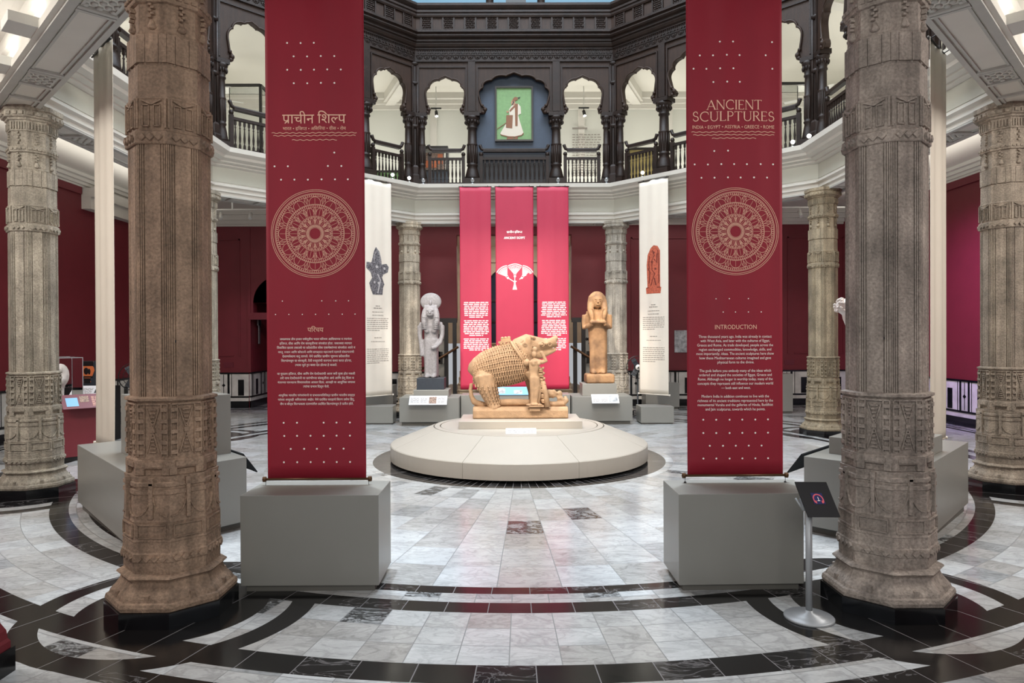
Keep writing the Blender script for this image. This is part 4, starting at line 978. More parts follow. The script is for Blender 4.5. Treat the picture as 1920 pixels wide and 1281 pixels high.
# --- four ivory banners on the slanting sides
WW, WH = .80, 5.08
def ivory(kind):
    pr = []
    tx = Print(); k = 79.
    def wy(y): return (738 - y) / k
    def ux(x): return (x - 710) / k * 1.30
    if kind:
        if kind == 1:      # bronze figure with a leaf-shaped halo
            s1, s2 = Print(), Print()
            s1.fill([(-.04, wy(460)), (.05, wy(468)), (.1, wy(480)), (.12, wy(492)), (.26, wy(490)), (.32, wy(496)), (.29, wy(506)), (.16, wy(511)), (.13, wy(517)), (.20, wy(529)), (.16, wy(535)), (.14, wy(549)), (-.14, wy(549)), (-.2, wy(538)), (-.24, wy(528)), (-.16, wy(518)), (-.2, wy(508)), (-.31, wy(500)), (-.30, wy(489)), (-.18, wy(490)), (-.14, wy(480)), (-.1, wy(468))])
            for x, y, r in ((-.02, 497, .035), (-.09, 526, .03), (.03, 527, .032), (.2, 499, .03)): s2.dot(x, wy(y), r)
            s2.line([(-.1, wy(490)), (-.08, wy(474)), (-.01, wy(465)), (.06, wy(474)), (.08, wy(490))], .012); s2.line([(.0, wy(510)), (.08, wy(522)), (.0, wy(546))], .03)
            pr = [('sculpture_picture', M['dark_ink'], s1, .003), ('picture_highlights', M['pale_ink'], s2, .005)]
        else:              # red terracotta relief
            s1, s2 = Print(), Print()
            s1.fill([(-.2, wy(549)), (.2, wy(549)), (.22, wy(538)), (.19, wy(537)), (.19, wy(470)), (.12, wy(461)), (.02, wy(459)), (-.07, wy(464)), (-.16, wy(476)), (-.19, wy(495)), (-.17, wy(537)), (-.21, wy(538))])
            s2.line([(-.02, wy(468)), (.04, wy(478)), (-.03, wy(487)), (-.03, wy(505)), (.05, wy(512)), (-.02, wy(524)), (-.06, wy(534))], .022); s2.line([(-.1, wy(478)), (-.13, wy(495)), (-.1, wy(503))], .02); s2.line([(.12, wy(468)), (.15, wy(480)), (.15, wy(530))], .022); s2.line([(.03, wy(520)), (.08, wy(534))], .03); s2.dot(-.03, wy(490), .03); s2.dot(.06, wy(503), .025)
            s2.line([(.03, wy(485)), (.1, wy(492)), (.11, wy(475))], .03); s2.line([(-.15, wy(500)), (-.09, wy(510)), (-.12, wy(530))], .025); s2.line([(-.19, wy(538)), (.2, wy(538))], .015); s2.dot(.02, wy(473), .03, 10)
            pr = [('sculpture_picture', M['terracotta_ink'], s1, .003), ('picture_shading', M['terracotta_dark'], s2, .005)]
        tx.bars(-.06, .06, wy(571), .02); tx.bars(-.12, .12, wy(575), .02)
        for y in (582, 588): tx.bars(-.16, .16, wy(y), .014)
        for y0, n in ((594, 7), (651, 8)):
            for i in range(n): tx.bars(-.30, .30 if i < n - 1 else .05, wy(y0 + i * 3.7), .014, .06, .012)
        tx.bars(-.1, .1, wy(630), .016); tx.bars(-.2, .2, wy(637), .012)
        pr.append(('body_lettering', M['grey_ink'], tx, .003))
    return pr
for k, lb, kind in ((3, 'ivory banner printed with a dark bronze sculpture, beside the Hindi banner', 1), (1, 'ivory banner printed with a red terracotta relief, beside the English banner', 2),
              (5, 'slim ivory banner seen side-on between the pale pillar and the brown pillar', 0), (7, 'slim ivory banner seen side-on right behind the grey weathered pillar', 0)):
    a = PI / 4 * k; n = Vector((math.cos(a), math.sin(a), 0)); t = Vector((math.sin(a), -math.cos(a), 0))
    s = {3: 1.07, 1: -1.06, 5: 1.86, 7: -1.90}[k]; r = 5.68
    pos = Vector((0, D0, 0)) + n * r + t * s
    make_banner('sculpture_banner', lb, 'banner', (pos.x, pos.y, .64), a - PI / 2, WW, WH, M['white_fabric'], ivory(kind), 'ivory banners around the hall', amp=.012 if k in (1, 3) else .02, weights=False, rod=M['white_fabric'], seed=k)

# ------------------------------------------------------------------ plinths
def quad_plinth(name, label, pts, z1, kick=.07, group=None, mat_=None, cat='plinth'):
    """grey box on a set-back foot; pts are its corners on the floor"""
    cx = sum(p[0] for p in pts) / len(pts); cy = sum(p[1] for p in pts) / len(pts)
    root = thing(name, label, cat, (cx, cy, 0), 0, group); L = [(x - cx, y - cy) for x, y in pts]
    m = MB(); m.prism(L, kick, z1); m.build('body', mat_ or M['plinth'], root, bevel=.004)
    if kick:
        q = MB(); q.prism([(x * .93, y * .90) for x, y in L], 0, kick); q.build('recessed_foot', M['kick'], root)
    return root
def rect(x0, x1, y0, y1): return [(x0, y0), (x1, y0), (x1, y1), (x0, y1)]
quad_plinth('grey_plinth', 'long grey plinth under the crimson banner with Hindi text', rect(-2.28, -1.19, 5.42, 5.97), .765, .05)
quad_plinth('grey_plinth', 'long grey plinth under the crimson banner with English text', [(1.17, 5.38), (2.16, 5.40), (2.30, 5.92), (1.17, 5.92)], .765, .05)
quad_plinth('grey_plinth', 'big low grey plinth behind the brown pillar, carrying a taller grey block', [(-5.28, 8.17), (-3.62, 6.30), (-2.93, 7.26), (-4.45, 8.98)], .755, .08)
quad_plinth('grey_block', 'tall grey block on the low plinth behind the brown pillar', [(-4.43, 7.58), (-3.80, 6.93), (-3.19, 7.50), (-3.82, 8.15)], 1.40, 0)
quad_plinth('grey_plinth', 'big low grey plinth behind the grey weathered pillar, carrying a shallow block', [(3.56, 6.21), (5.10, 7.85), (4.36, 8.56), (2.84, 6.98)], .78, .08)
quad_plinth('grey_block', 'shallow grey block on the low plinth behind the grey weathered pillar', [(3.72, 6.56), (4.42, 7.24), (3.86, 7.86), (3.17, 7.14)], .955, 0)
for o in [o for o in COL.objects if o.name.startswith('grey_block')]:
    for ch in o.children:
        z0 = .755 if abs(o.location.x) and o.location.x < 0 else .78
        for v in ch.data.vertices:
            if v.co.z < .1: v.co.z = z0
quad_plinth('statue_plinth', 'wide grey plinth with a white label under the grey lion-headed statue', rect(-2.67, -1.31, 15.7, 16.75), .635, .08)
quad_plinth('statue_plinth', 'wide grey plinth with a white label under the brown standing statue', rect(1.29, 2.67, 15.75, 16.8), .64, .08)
def raised(name, label, x0, x1, y0, y1, z0, z1, mt, cat):
    o = thing(name, label, cat, ((x0 + x1) / 2, (y0 + y1) / 2, z0)); m = MB(); w, d = (x1 - x0) / 2, (y1 - y0) / 2; m.box(-w, w, -d, d, 0, z1 - z0); m.build('body', mt, o, bevel=.006); return o
raised('plinth_step', 'grey step between the wide plinth and the dark slate block of the lion-headed statue', -2.37, -1.56, 15.92, 16.6, .635, .80, M['plinth'], 'plinth')
raised('slate_block', 'dark slate block right under the feet of the grey lion-headed statue', -2.31, -1.67, 15.98, 16.5, .80, 1.07, M['slate'], 'block')
raised('plinth_step', 'grey step carrying the rough stone foot of the brown standing statue', 1.54, 2.34, 15.95, 16.6, .64, .925, M['plinth'], 'plinth')
quad_plinth('grey_bench', 'long low grey bench behind the boar between the two statue plinths', rect(-1.29, 1.27, 16.1, 16.75), .66, .0)
quad_plinth('low_plinth', 'low grey plinth under the ivory banner with the bronze sculpture', rect(-3.75, -2.86, 15.95, 16.45), .42, .03)
quad_plinth('low_plinth', 'low grey plinth under the ivory banner with the terracotta relief', rect(2.86, 3.62, 15.75, 16.35), .40, .03)
quad_plinth('display_plinth', 'grey plinth near the back wall behind the terracotta-relief banner', rect(3.62, 4.55, 19.0, 19.6), .72, .06)
quad_plinth('display_plinth', 'tall grey plinth with a small grey block on top just right of the English banner', rect(6.5, 7.18, 17.75, 18.4), 1.03, .06)
raised('small_block', 'small grey block on the tall plinth right of the English banner', 6.55, 6.87, 17.85, 18.3, 1.03, 1.21, M['plinth'], 'block')
quad_plinth('display_plinth', 'grey plinth near the back wall behind the bronze-sculpture banner', rect(-4.4, -3.3, 18.6, 19.2), .72, .06)
def slant(name, label, c, w, h, tilt, rz, face, extra=(), cat='label', group=None, th=.012):
    """tilted sign; c centre of the board, rz turns its face"""
    root = thing(name, label, cat, c, rz, group); ct, st_ = math.cos(tilt), math.sin(tilt)
    def at(u, v, o=0): return Vector((u, v * ct - o * st_ * -1 * 0 - o * st_, v * st_ + o * ct)) 
    U = Vector((1, 0, 0)); V = Vector((0, ct, st_)); Nn = Vector((0, -st_, ct))
    m = MB(); m.obox((0, 0, 0), U, V, Nn, w / 2, h / 2, th / 2); m.build('board', face, root)
    for nm, mt, items in extra:
        q = MB()
        for (u0, u1, v0, v1) in items:
            q.obox(U * (u0 + u1) / 2 + V * (v0 + v1) / 2 + Nn * (th / 2 + .001), U, V, Nn, (u1 - u0) / 2, (v1 - v0) / 2, .0015)
        q.build(nm, mt, root)
    return root
def textlines(u0, u1, v0, v1, n, h=.004, seed=0):
    rr = random.Random(seed); out = []
    for i in range(n):
        v = v1 - (v1 - v0) * (i + .5) / n; u = u0
        while u < u1 - .01:
            e = min(u + rr.uniform(.03, .09), u1); out.append((u, e, v - h, v + h)); u = e + .012
    return out
slant('exhibit_label', 'white slanted label with a brown picture on the plinth of the lion-headed statue', (-2.0, 15.62, .585), .86, .27, .75, 0, M['label'], [('lettering', M['grey_ink'], textlines(-.40, -.2, -.08, .09, 6, .006, 1) + textlines(-.17, -.02, -.08, .09, 6, .006, 2) + textlines(.22, .38, -.08, .09, 6, .006, 3)), ('picture', M['mosaic'], [(.02, .19, -.10, .10)])])
slant('exhibit_label', 'white slanted label on the plinth of the brown standing statue', (2.03, 15.67, .595), .62, .27, .75, 0, M['label'], [('lettering', M['grey_ink'], textlines(-.28, -.12, -.09, .09, 6, .006, 4) + textlines(-.09, .05, -.09, .09, 6, .006, 5)), ('picture', M['photo'], [(.09, .28, -.09, .09)])])
slant('picture_panel', 'pale blue slanted picture panel on the bench behind the boar', (-.15, 16.2, .745), .95, .3, .6, 0, M['bluescreen'], [('pale_shapes', M['photo'], [(-.42, -.1, -.1, .1), (.1, .3, -.12, .02)])], cat='panel')
slant('information_panel', 'dark slanted panel along the inner side of the low plinth behind the brown pillar', (-3.24, 7.74, .665), .9, .26, .95, math.radians(131), M['matteblack'], cat='panel')
slant('information_panel', 'dark slanted panel along the inner side of the low plinth behind the grey pillar', (3.10, 7.41, .685), .9, .26, .95, math.radians(-134), M['matteblack'], cat='panel')

# ------------------------------------------------------------------ round stage
rs = thing('round_stage', 'large round pale stage with sloping top under the stone boar', 'stage', (0, D0, 0))
SR = 2.12
m = MB(); m.lathe([(1.96, 0), (1.96, .045)], 64); m.build('recessed_foot', M['blackstone'], rs)
nseg = 8
for i in range(nseg):
    m = MB(); a0 = 2 * PI * i / nseg + PI / 8 + PI / 16 * 0 + .0012; a1 = 2 * PI * (i + 1) / nseg + PI / 8 - .0012; n = 12; prof = [(1.42, .04), (SR, .04), (SR, .262), (SR - .012, .275), (1.42, .545)]
    vs = [(r * math.cos(a0 + (a1 - a0) * j / n), r * math.sin(a0 + (a1 - a0) * j / n), z) for j in range(n + 1) for r, z in prof]; p_ = len(prof)
    m.add(vs, [(j * p_ + q, (j + 1) * p_ + q, (j + 1) * p_ + (q + 1) % p_, j * p_ + (q + 1) % p_) for j in range(n) for q in range(p_)]); m.add(vs[:p_], [tuple(range(p_))]); m.add(vs[-p_:], [tuple(range(p_))])
    m.build('sloping_segment', M['stage'], rs)
m = MB(); m.lathe([(1.30, .04), (1.30, .545), (1.295, .55), (0.01, .55)], 64, smooth=False); m.lathe([(1.405, .3), (1.405, .543), (1.402, .548), (1.318, .552), (1.315, .548), (1.315, .3)], 64, smooth=False); m.build('top_disc', M['stage'], rs)
raised('statue_base_slab', 'pale rectangular slab on the round stage under the stone boar', -.96, 1.0, 10.90, 11.95, .55, .672, M['stage'], 'plinth')
slant('exhibit_label', 'white slanted label on the front of the round stage below the boar', (.02, 10.42, .565), .46, .17, .62, 0, M['label'], [('lettering', M['grey_ink'], textlines(-.20, -.02, -.05, .06, 6, .003, 6) + textlines(.03, .20, -.05, .06, 6, .003, 7))])

# ------------------------------------------------------------------ the boar
V0 = 735.0; KX = 1 / 734.0
bo = thing('boar_sculpture', 'tan sandstone boar covered with rows of small carved figures', 'sculpture', (.026, 11.52, .672))
def vp(px, py, dep=0.): return Vector(((px - V0) * KX, dep, (1190 - py) * KX))
body = [(128, 660, 60), (150, 640, 112), (200, 628, 165), (300, 602, 217), (400, 585, 240), (500, 563, 252), (600, 545, 255), (700, 535, 237), (790, 532, 206), (850, 540, 160), (885, 555, 110)]
m = MB()
m.tube([vp(x, y) for x, y, r in body], [r * KX for x, y, r in body], 28, ry=.80, side=(0, 1, 0))
m.tube([vp(x, y) for x, y, r in ((730, 440, 180), (790, 350, 178), (850, 300, 138), (930, 305, 108), (1000, 292, 78), (1080, 290, 60), (1140, 272, 62), (1178, 258, 70))], [r * KX for r in (180, 178, 138, 108, 78, 60, 62, 70)], 20, ry=.85, side=(0, 1, 0))
m.tube([vp(x, y) for x, y in ((930, 410), (1000, 425), (1060, 410), (1130, 385), (1185, 362))], [q * KX for q in (72, 56, 36, 28, 18)], 12, ry=.9, side=(0, 1, 0))
m.ball(vp(1185, 225), .028, .05, .05)
for sg in (-1, 1):
    d = sg * .17
    m.ball(vp(310, 690, sg * .12), .19, .17, .2); m.tube([vp(310, 690, sg * .12), vp(330, 830, d), vp(365, 930, d), (vp(400, 1010, d)), vp(425, 1075, d)], [q * KX for q in (150, 110, 88, 72, 84)], 12, side=(0, 1, 0))
    m.tube([vp(860, 600, d), vp(880, 760, d), vp(895, 900, d), vp(900, 1060, d)] if sg > 0 else [vp(880, 600, d), vp(950, 760, d), vp(1010, 930, d), vp(1050, 1060, d)], [q * KX for q in (110, 82, 60, 52)], 12, side=(0, 1, 0))
    m.ball(vp(840, 250, sg * .15), .05, .03, .09); m.ball(vp(1060, 290, sg * .10), .03, .02, .03); m.ball(vp(1000, 300, sg * .12), .03, .02, .03)
m.tube([vp(138, 770), vp(125, 850), vp(135, 930), vp(165, 1000), vp(230, 1030), vp(300, 1045)], [q * KX for q in (24, 26, 30, 38, 44, 42)], 10, side=(0, 1, 0))
m.build('boar_body', M['sand'], bo, remesh=.018, smooth_it=4)
def body_at(s):
    """centre and radius of the trunk at fraction s of its length"""
    q = .12 + .74 * s; f = q * (len(body) - 1); i = min(int(f), len(body) - 2); f -= i
    a, b_ = body[i], body[i + 1]; return [a[j] + (b_[j] - a[j]) * f for j in range(3)]
def body_pt(s, ph, out=0.):
    x, y, r = body_at(s); r = r * KX + out; c = vp(x, y); return c + Vector((0, -math.cos(ph) * r * .80, math.sin(ph) * r))
m = MB()
for sg in (1, -1):
    for ri in range(11):
        ph = math.radians(-66 + ri * 14.2); n = 25
        def q_(s, p, o): 
            v = body_pt(s, p, o); 
            return v if sg > 0 else Vector((v.x, -v.y, v.z))
        def phi(s): return ph + .14 * math.sin(PI * s) * (.6 - ri / 11) 
        m.tube([q_(i / 18, phi(i / 18) - .125, .015) for i in range(19)], .013, 5)
        for i in range(n):
            s = (i + .5) / n + (.4 / n if ri % 2 else 0)
            if s > .99: continue
            a, b_ = q_(s, phi(s) - .095, .019), q_(s, phi(s) + .065, .023); h = random.uniform(.85, 1.1)
            m.tube([a, a + (b_ - a) * .45 * h, a + (b_ - a) * .9 * h], [.013, .017, .011], 5, smooth=False); m.ball(a + (b_ - a) * 1.05 * h + (b_ - a).cross(Vector((1, 0, 0))) * 0, .014, .014, .015, 6, 4)
for d in (-.17, .17):                                      # rows down the hind legs
    for j in range(6):
        for i in range(6):
            a = math.radians(-75 + i * 30); x = 318 + j * 17; y = 800 + j * 40; r = (128 - j * 10) * KX
            c = vp(x, y, d) + Vector((math.sin(a) * r, -math.cos(a) * r * (1 if d < 0 else -1), 0)); m.tube([c - Z * .02, c + Z * .02], .012, 5); m.ball(c + Z * .03, .011, .011, .011, 6, 4)
for x, y, d in ((792, 300, -.185), (885, 340, -.135), (1010, 300, -.095), (1100, 296, -.075)):
    for r in (.03, .016): m.tube([vp(x, y, d - .012) + Vector((r * math.cos(PI * i / 6), 0, r * 1.2 * math.sin(PI * i / 6))) for i in range(13)], .007, 5)
for i in range(26):                                         # curls of the mane
    a = i / 25; p = vp(720 + 190 * a, 330 - 125 * math.sin(PI * .62 * (a + .08)), -.10 - .05 * math.sin(a * 9)); m.ball(p, .024, .02, .024, 6, 5)
m.build('carved_figure_rows', M['sand'], bo)
m = MB()
cp = [(628, 268, 0.0), (632, 275, -.12), (655, 318, -.20), (700, 390, -.245), (745, 455, -.255), (790, 520, -.22), (815, 570, -.12)]
for off, r in ((0, .024), (26, .017)):
    m.tube([vp(x + off, y - off * .2, d - .006) for x, y, d in cp], r, 8)
    m.tube([vp(x + off, y - off * .2, -d + .006) for x, y, d in cp], r, 8)
for i in range(16):
    t = i / 15 * (len(cp) - 1.001); k = int(t); f = t - k; a = Vector(vp(*cp[k])); b_ = Vector(vp(*cp[k + 1])); m.ball(a.lerp(b_, f) + Vector((.07, -.012, 0)), .015, .012, .015, 6, 4)
m.ball(vp(812, 515, -.25), .06, .05, .06, 14, 10)
m.build('collar_with_bell', M['sand'], bo)
m = MB(); m.obox(vp(555, 305), (1, 0, .18), (0, 1, 0), (-.18, 0, 1), .088, .09, .03); m.obox(vp(548, 262), (1, 0, .15), (0, 1, 0), (-.15, 0, 1), .105, .105, .018); m.obox(vp(560, 236), (1, 0, .15), (0, 1, 0), (-.15, 0, 1), .08, .08, .022)
for x in (505, 545, 595): m.ball(vp(x, 290, -.09), .028, .02, .03, 8, 6)
for x in (520, 560, 600): m.ball(vp(x, 220 - (x - 520) * .1), .03, .05, .022, 8, 6)
m.build('crest_ornament', M['sand'], bo)
m = MB()                                                     # earth goddess standing by the tusk
D_ = -.30
def gd(px, py, d=0): return vp(px, py, D_ + d)
m.tube([gd(900, 470), gd(905, 500), gd(912, 560), gd(905, 640), gd(900, 690)], [q * KX for q in (34, 66, 50, 40, 56)], 12, ry=.7, side=(0, 1, 0))
m.ball(gd(905, 415, .02), .048, .05, .06); m.ball(gd(912, 360, .03), .045, .05, .05)
m.ball(gd(893, 530, -.04), .03, .03, .032); m.ball(gd(955, 530, -.035), .03, .03, .032)
m.tube([gd(885, 690), gd(885, 800), gd(882, 900), gd(878, 1010)], [q * KX for q in (44, 40, 32, 26)], 10, side=(0, 1, 0)); m.tube([gd(925, 690), gd(935, 800), gd(925, 900), gd(915, 1010)], [q * KX for q in (44, 40, 32, 26)], 10, side=(0, 1, 0))
m.tube([gd(945, 500), gd(1000, 510), gd(1045, 500), gd(1010, 430), gd(980, 380)], [q * KX for q in (30, 27, 24, 22, 20)], 8, side=(0, 1, 0)); m.tube([gd(865, 500), gd(858, 590), gd(865, 680)], [q * KX for q in (28, 22, 18)], 8, side=(0, 1, 0))
m.ball(gd(880, 1015, -.02), .045, .06, .02); m.ball(gd(920, 1015, -.02), .045, .06, .02)
m.build('goddess_figure', M['sand'], bo, remesh=.012, smooth_it=2)
m = MB()
for i in range(7):                                           # column of little figures behind her
    y = 600 + i * 62; x = 975 + i * 6; m.ball(gd(x, y, .05), .05, .05, .034, 8, 6); m.ball(gd(x + 34, y - 18, .02), .022, .022, .024, 8, 6); m.tube([gd(x - 20, y + 20, .02), gd(x + 36, y + 24, .02)], .014, 6)
m.tube([gd(1000, 740, .04), gd(1035, 880, .03), gd(1060, 1050, .02)], [.045, .042, .05], 10); m.tube([gd(960, 760, .02), gd(965, 900, .02), gd(950, 1010, .0)], [.03, .026, .024], 8)
for sg in (-1, 1): m.ball(gd(900 + sg * 55, 1020, -.01), .06, .05, .022, 10, 6)
m.obox(gd(925, 1035, .0), (1, 0, 0), (0, 1, 0), Z, .12, .08, .012); m.obox(gd(905, 1075, .02), (1, 0, 0), (0, 1, 0), Z, .085, .07, .025)
m.build('lotus_and_attendants', M['sand'], bo)
m = MB()                                                     # serpent lying along the base
m.tube([vp(300, 1020, -.02), vp(500, 1010, -.06), vp(700, 1005, -.08), vp(850, 1008, -.08)], [.06, .062, .06, .055], 12)
m.tube([vp(1040, 920, -.1), vp(1090, 900, -.1), vp(1140, 905, -.1), vp(1160, 940, -.1)], [.055, .075, .07, .05], 12); m.tube([vp(1090, 880, -.12), vp(1145, 865, -.14), vp(1180, 900, -.14)], [.03, .03, .026], 8)
m.ball(vp(1215, 905, -.1), .05, .05, .062); m.tube([vp(1190, 960, -.1), vp(1230, 950, -.12), vp(1265, 985, -.12)], [.05, .04, .035], 10)
m.tube([vp(1040, 1020, -.08), vp(1150, 1030, -.12), vp(1260, 1020, -.12), vp(1300, 985, -.08), vp(1285, 945, -.02)], [.045, .05, .05, .045, .03], 10)
m.build('serpent_figure', M['sand'], bo, remesh=.014, smooth_it=2)
m = MB(); cs = [(-.26, 0), (-.285, .02), (-.285, .13), (-.26, .175), (-.20, .188), (.24, .188), (.26, .17), (.26, 0)]
n = len(cs); x0, x1 = (163 - V0) * KX, (1308 - V0) * KX
m.add([(x0, y, z) for y, z in cs] + [(x0 + .012, y * .9, z) for y, z in cs][:0] + [(x1, y, z) for y, z in cs], [(i, (i + 1) % n, n + (i + 1) % n, n + i) for i in range(n)] + [tuple(range(n)), tuple(range(n, 2 * n))[::-1]])
m.build('base_slab', M['sand'], bo, bevel=.02, seg=3)

# ------------------------------------------------------------------ standing statues
def sculpt(parts_fn, name, label, loc, mt, vox, it=3, rz=0):
    root = thing(name, label, 'statue', loc, rz); parts_fn(root, mt, vox, it); return root
def lion_lady(root, mt, vox, it):
    m = MB(); t = lambda P_, R_, ry=1., n=14: m.tube([Vector(p) for p in P_], R_, n, ry=ry, side=(0, 1, 0))
    t([(0, 0, .02), (0, 0, .30), (0, 0, .62), (0, 0, .82), (0, 0, .98), (0, .01, 1.12), (0, .01, 1.24), (0, .01, 1.31)], [.165, .165, .175, .185, .145, .165, .20, .16], .62)
    t([(-.075, -.06, .0), (-.075, -.03, .9)], [.075, .085]); t([(.075, -.06, .0), (.075, -.03, .9)], [.075, .085])
    t([(-.27, .02, 1.24), (0, .02, 1.27), (.27, .02, 1.24)], [.065, .10, .065])
    t([(0, .01, 1.25), (0, 0, 1.36), (0, 0, 1.46)], [.16, .13, .14], .7)
    m.ball((0, -.02, 1.55), .15, .14, .16); m.ball((0, -.13, 1.50), .085, .085, .07); m.ball((0, -.02, 1.58), .185, .10, .15)
    for sg in (-1, 1):
        t([(sg * .13, -.05, 1.60), (sg * .145, -.07, 1.46), (sg * .14, -.10, 1.32), (sg * .11, -.115, 1.14)], [.06, .075, .08, .055])
        m.ball((sg * .085, -.10, 1.10), .06, .055, .058); m.ball((sg * .13, -.03, 1.68), .04, .03, .045)
    t([(-.26, .02, 1.23), (-.262, .02, 1.02), (-.235, -.01, .80), (-.22, -.05, .62), (-.215, -.05, .50)], [.066, .058, .05, .042, .046])
    t([(.26, .02, 1.23), (.265, .01, 1.02), (.225, -.06, .82), (.13, -.15, .72), (.03, -.18, .69)], [.066, .058, .052, .044, .042])
    m.ball((-.075, -.17, .03), .07, .13, .045); m.ball((.075, -.17, .03), .07, .13, .045)
    m.build('figure', mt, root, remesh=vox, smooth_it=it)
    d = MB(); d.ball((0, .03, 1.79), .25, .07, .21, 24, 14); d.tube([(0, -.05, 1.68), (0, -.055, 1.82)], [.035, .02], 8); d.build('sun_disc', mt, root)
    f = MB()
    for sg in (-1, 1): f.ball((sg * .06, -.155, 1.575), .02, .014, .013, 8, 6)
    f.tube([(-.06, -.195, 1.47), (0, -.212, 1.462), (.06, -.195, 1.47)], .010, 6); f.ball((0, -.212, 1.515), .03, .014, .016, 8, 6)
    f.tube([(-.03, -.17, 1.58), (-.02, -.205, 1.53)], .012, 6); f.tube([(.03, -.17, 1.58), (.02, -.205, 1.53)], .012, 6)
    for k in range(8):
        for sg in (-1, 1): f.tube([(sg * .08, -.175 - (.01 if k > 3 else 0), 1.42 - k * .038), (sg * .19, -.150 - (.01 if k > 3 else 0), 1.42 - k * .038)], .007, 5)
    f.build('face_carving', mt, root)
    b = MB(); b.box(-.16, .16, .03, .19, 0, 1.55); b.build('back_slab', mt, root, bevel=.01)
sculpt(lion_lady, 'lion_headed_statue', 'grey granite lion-headed standing statue with a round disc over the head', (-2.0, 16.24, 1.07), M['granite'], .022)
def priest(root, mt, vox, it):
    m = MB(); t = lambda P_, R_, ry=1., n=14: m.tube([Vector(p) for p in P_], R_, n, ry=ry, side=(0, 1, 0))
    t([(.03, 0, .0), (.03, 0, .3), (.02, 0, .7), (.01, 0, 1.0), (0, 0, 1.2), (0, 0, 1.38), (0, 0, 1.46)], [.19, .20, .215, .225, .225, .235, .19], .62)
    t([(-.25, .02, 1.40), (0, .02, 1.44), (.25, .02, 1.40)], [.075, .11, .075])
    t([(-.11, -.06, .0), (-.10, -.05, .5), (-.09, -.02, .9)], [.08, .09, .11]); t([(.11, -.06, .0), (.11, -.04, .5), (.10, -.01, .9)], [.09, .10, .11])
    m.ball((0, -.09, 1.69), .115, .10, .15); m.ball((0, .0, 1.75), .205, .15, .20)
    for sg in (-1, 1):
        t([(sg * .13, -.01, 1.82), (sg * .165, -.03, 1.66), (sg * .165, -.08, 1.52), (sg * .135, -.13, 1.38), (sg * .115, -.14, 1.24)], [.07, .075, .08, .075, .06])
        t([(sg * .28, .02, 1.39), (sg * .30, .02, 1.24), (sg * .295, .0, 1.08), (sg * .25, -.12, 1.11), (sg * .14, -.24, 1.17)], [.075, .068, .064, .055, .05])
    m.obox((-.01, -.24, 1.215), (1, 0, 0), (0, 1, 0), Z, .19, .06, .03)
    m.ball((-.10, -.18, .03), .075, .12, .05); m.ball((.11, -.17, .03), .075, .12, .05); m.box(-.02, .24, .0, .2, 0, 1.3)
    m.build('figure', mt, root, remesh=vox, smooth_it=it)
    f = MB()
    for sg in (-1, 1): f.ball((sg * .045, -.182, 1.715), .024, .012, .012, 8, 6); f.tube([(sg * .02, -.185, 1.75), (sg * .075, -.17, 1.752)], .007, 5)
    f.tube([(0, -.185, 1.72), (0, -.21, 1.668)], [.010, .020], 6); f.tube([(-.04, -.185, 1.622), (0, -.195, 1.62), (.04, -.185, 1.622)], .011, 6)
    for sg in (-1, 1):
        for k in range(11): f.tube([(sg * .09, -.185 - .003 * k, 1.52 - k * .026), (sg * .19, -.15 - .004 * k, 1.52 - k * .026)], .006, 5)
    f.build('face_carving', mt, root)
sculpt(priest, 'standing_statue', 'brown stone statue with a long wig standing with raised forearms', (1.93, 16.28, 1.145), M['brownstone'], .022)
fb = thing('stone_block', 'rough brown stone foot block right under the standing statue', 'block', (1.97, 16.26, .925)); m = MB(); m.box(-.33, .33, -.30, .28, 0, .22); m.build('block', M['brownstone'], fb, bevel=.05, seg=3)
# white marble figure largely hidden behind the weathered pillar
mf = thing('marble_figure', 'white marble figure whose curly head shows beside the grey weathered pillar', 'statue', (3.60, 7.25, .955)); m = MB()
m.tube([(.10, 0, .0), (.10, 0, .4), (.06, 0, .8), (-.02, 0, 1.08), (-.10, -.02, 1.22), (-.20, -.03, 1.29)], [.20, .18, .16, .17, .12, .07], 14, side=(0, 1, 0)); m.ball((-.22, -.04, 1.355), .10, .11, .085, 14, 10); m.tube([(.05, -.1, 1.08), (.22, -.12, .9), (.12, -.2, .75)], [.06, .05, .04], 8)
m.build('figure', M['marblewhite'], mf, remesh=.02, smooth_it=2)
m = MB()
for i in range(60):
    a = random.uniform(0, 2 * PI); b_ = random.uniform(-.6, 1.3); m.ball((-.22 + .102 * math.cos(a) * math.cos(b_), -.04 + .112 * math.sin(a) * math.cos(b_), 1.355 + .09 * math.sin(b_)), .019, .019, .016, 6, 4)
m.build('curls', M['marblewhite'], mf)

# ------------------------------------------------------------------ sign stand with the headphone icon
ss = thing('sign_stand', 'silver stand with a tilted black sign showing number 1 inside headphones', 'sign', (1.965, 4.86, 0))
m = MB(); m.lathe([(.17, 0), (.17, .012), (.163, .018), (.13, .022), (.128, .028), (.09, .033), (.088, .038), (.03, .045), (.027, .06)], 32); m.build('round_base', M['steel'], ss)
m = MB(); m.lathe([(.0225, .05), (.0225, .80)], 20); m.build('pole', M['steel'], ss)
m = MB(); m.obox((-.01, .03, .80), (1, 0, 0), (0, .8, .6), (0, -.6, .8), .03, .05, .008); m.tube([(-.07, .06, .84), (-.03, .02, .76)], .008, 6); m.build('bracket', M['steel'], ss)
tl = math.radians(62); U = Vector((1, 0, -.012)); V = Vector((-.18, math.cos(tl), math.sin(tl))).normalized(); Nn = U.cross(V).normalized()
pc = Vector((.055, -.01, .845))
m = MB(); m.obox(pc, U, V, Nn, .112, .127, .006); bd_ = m.build('sign_board', M['black'], ss)
ic = pc + V * .005 + U * .005 + Nn * .0065
m = MB(); m.obox(ic, U, V, Nn, .040, .040, .0012); m.build('icon_square', M['navy'], bd_)
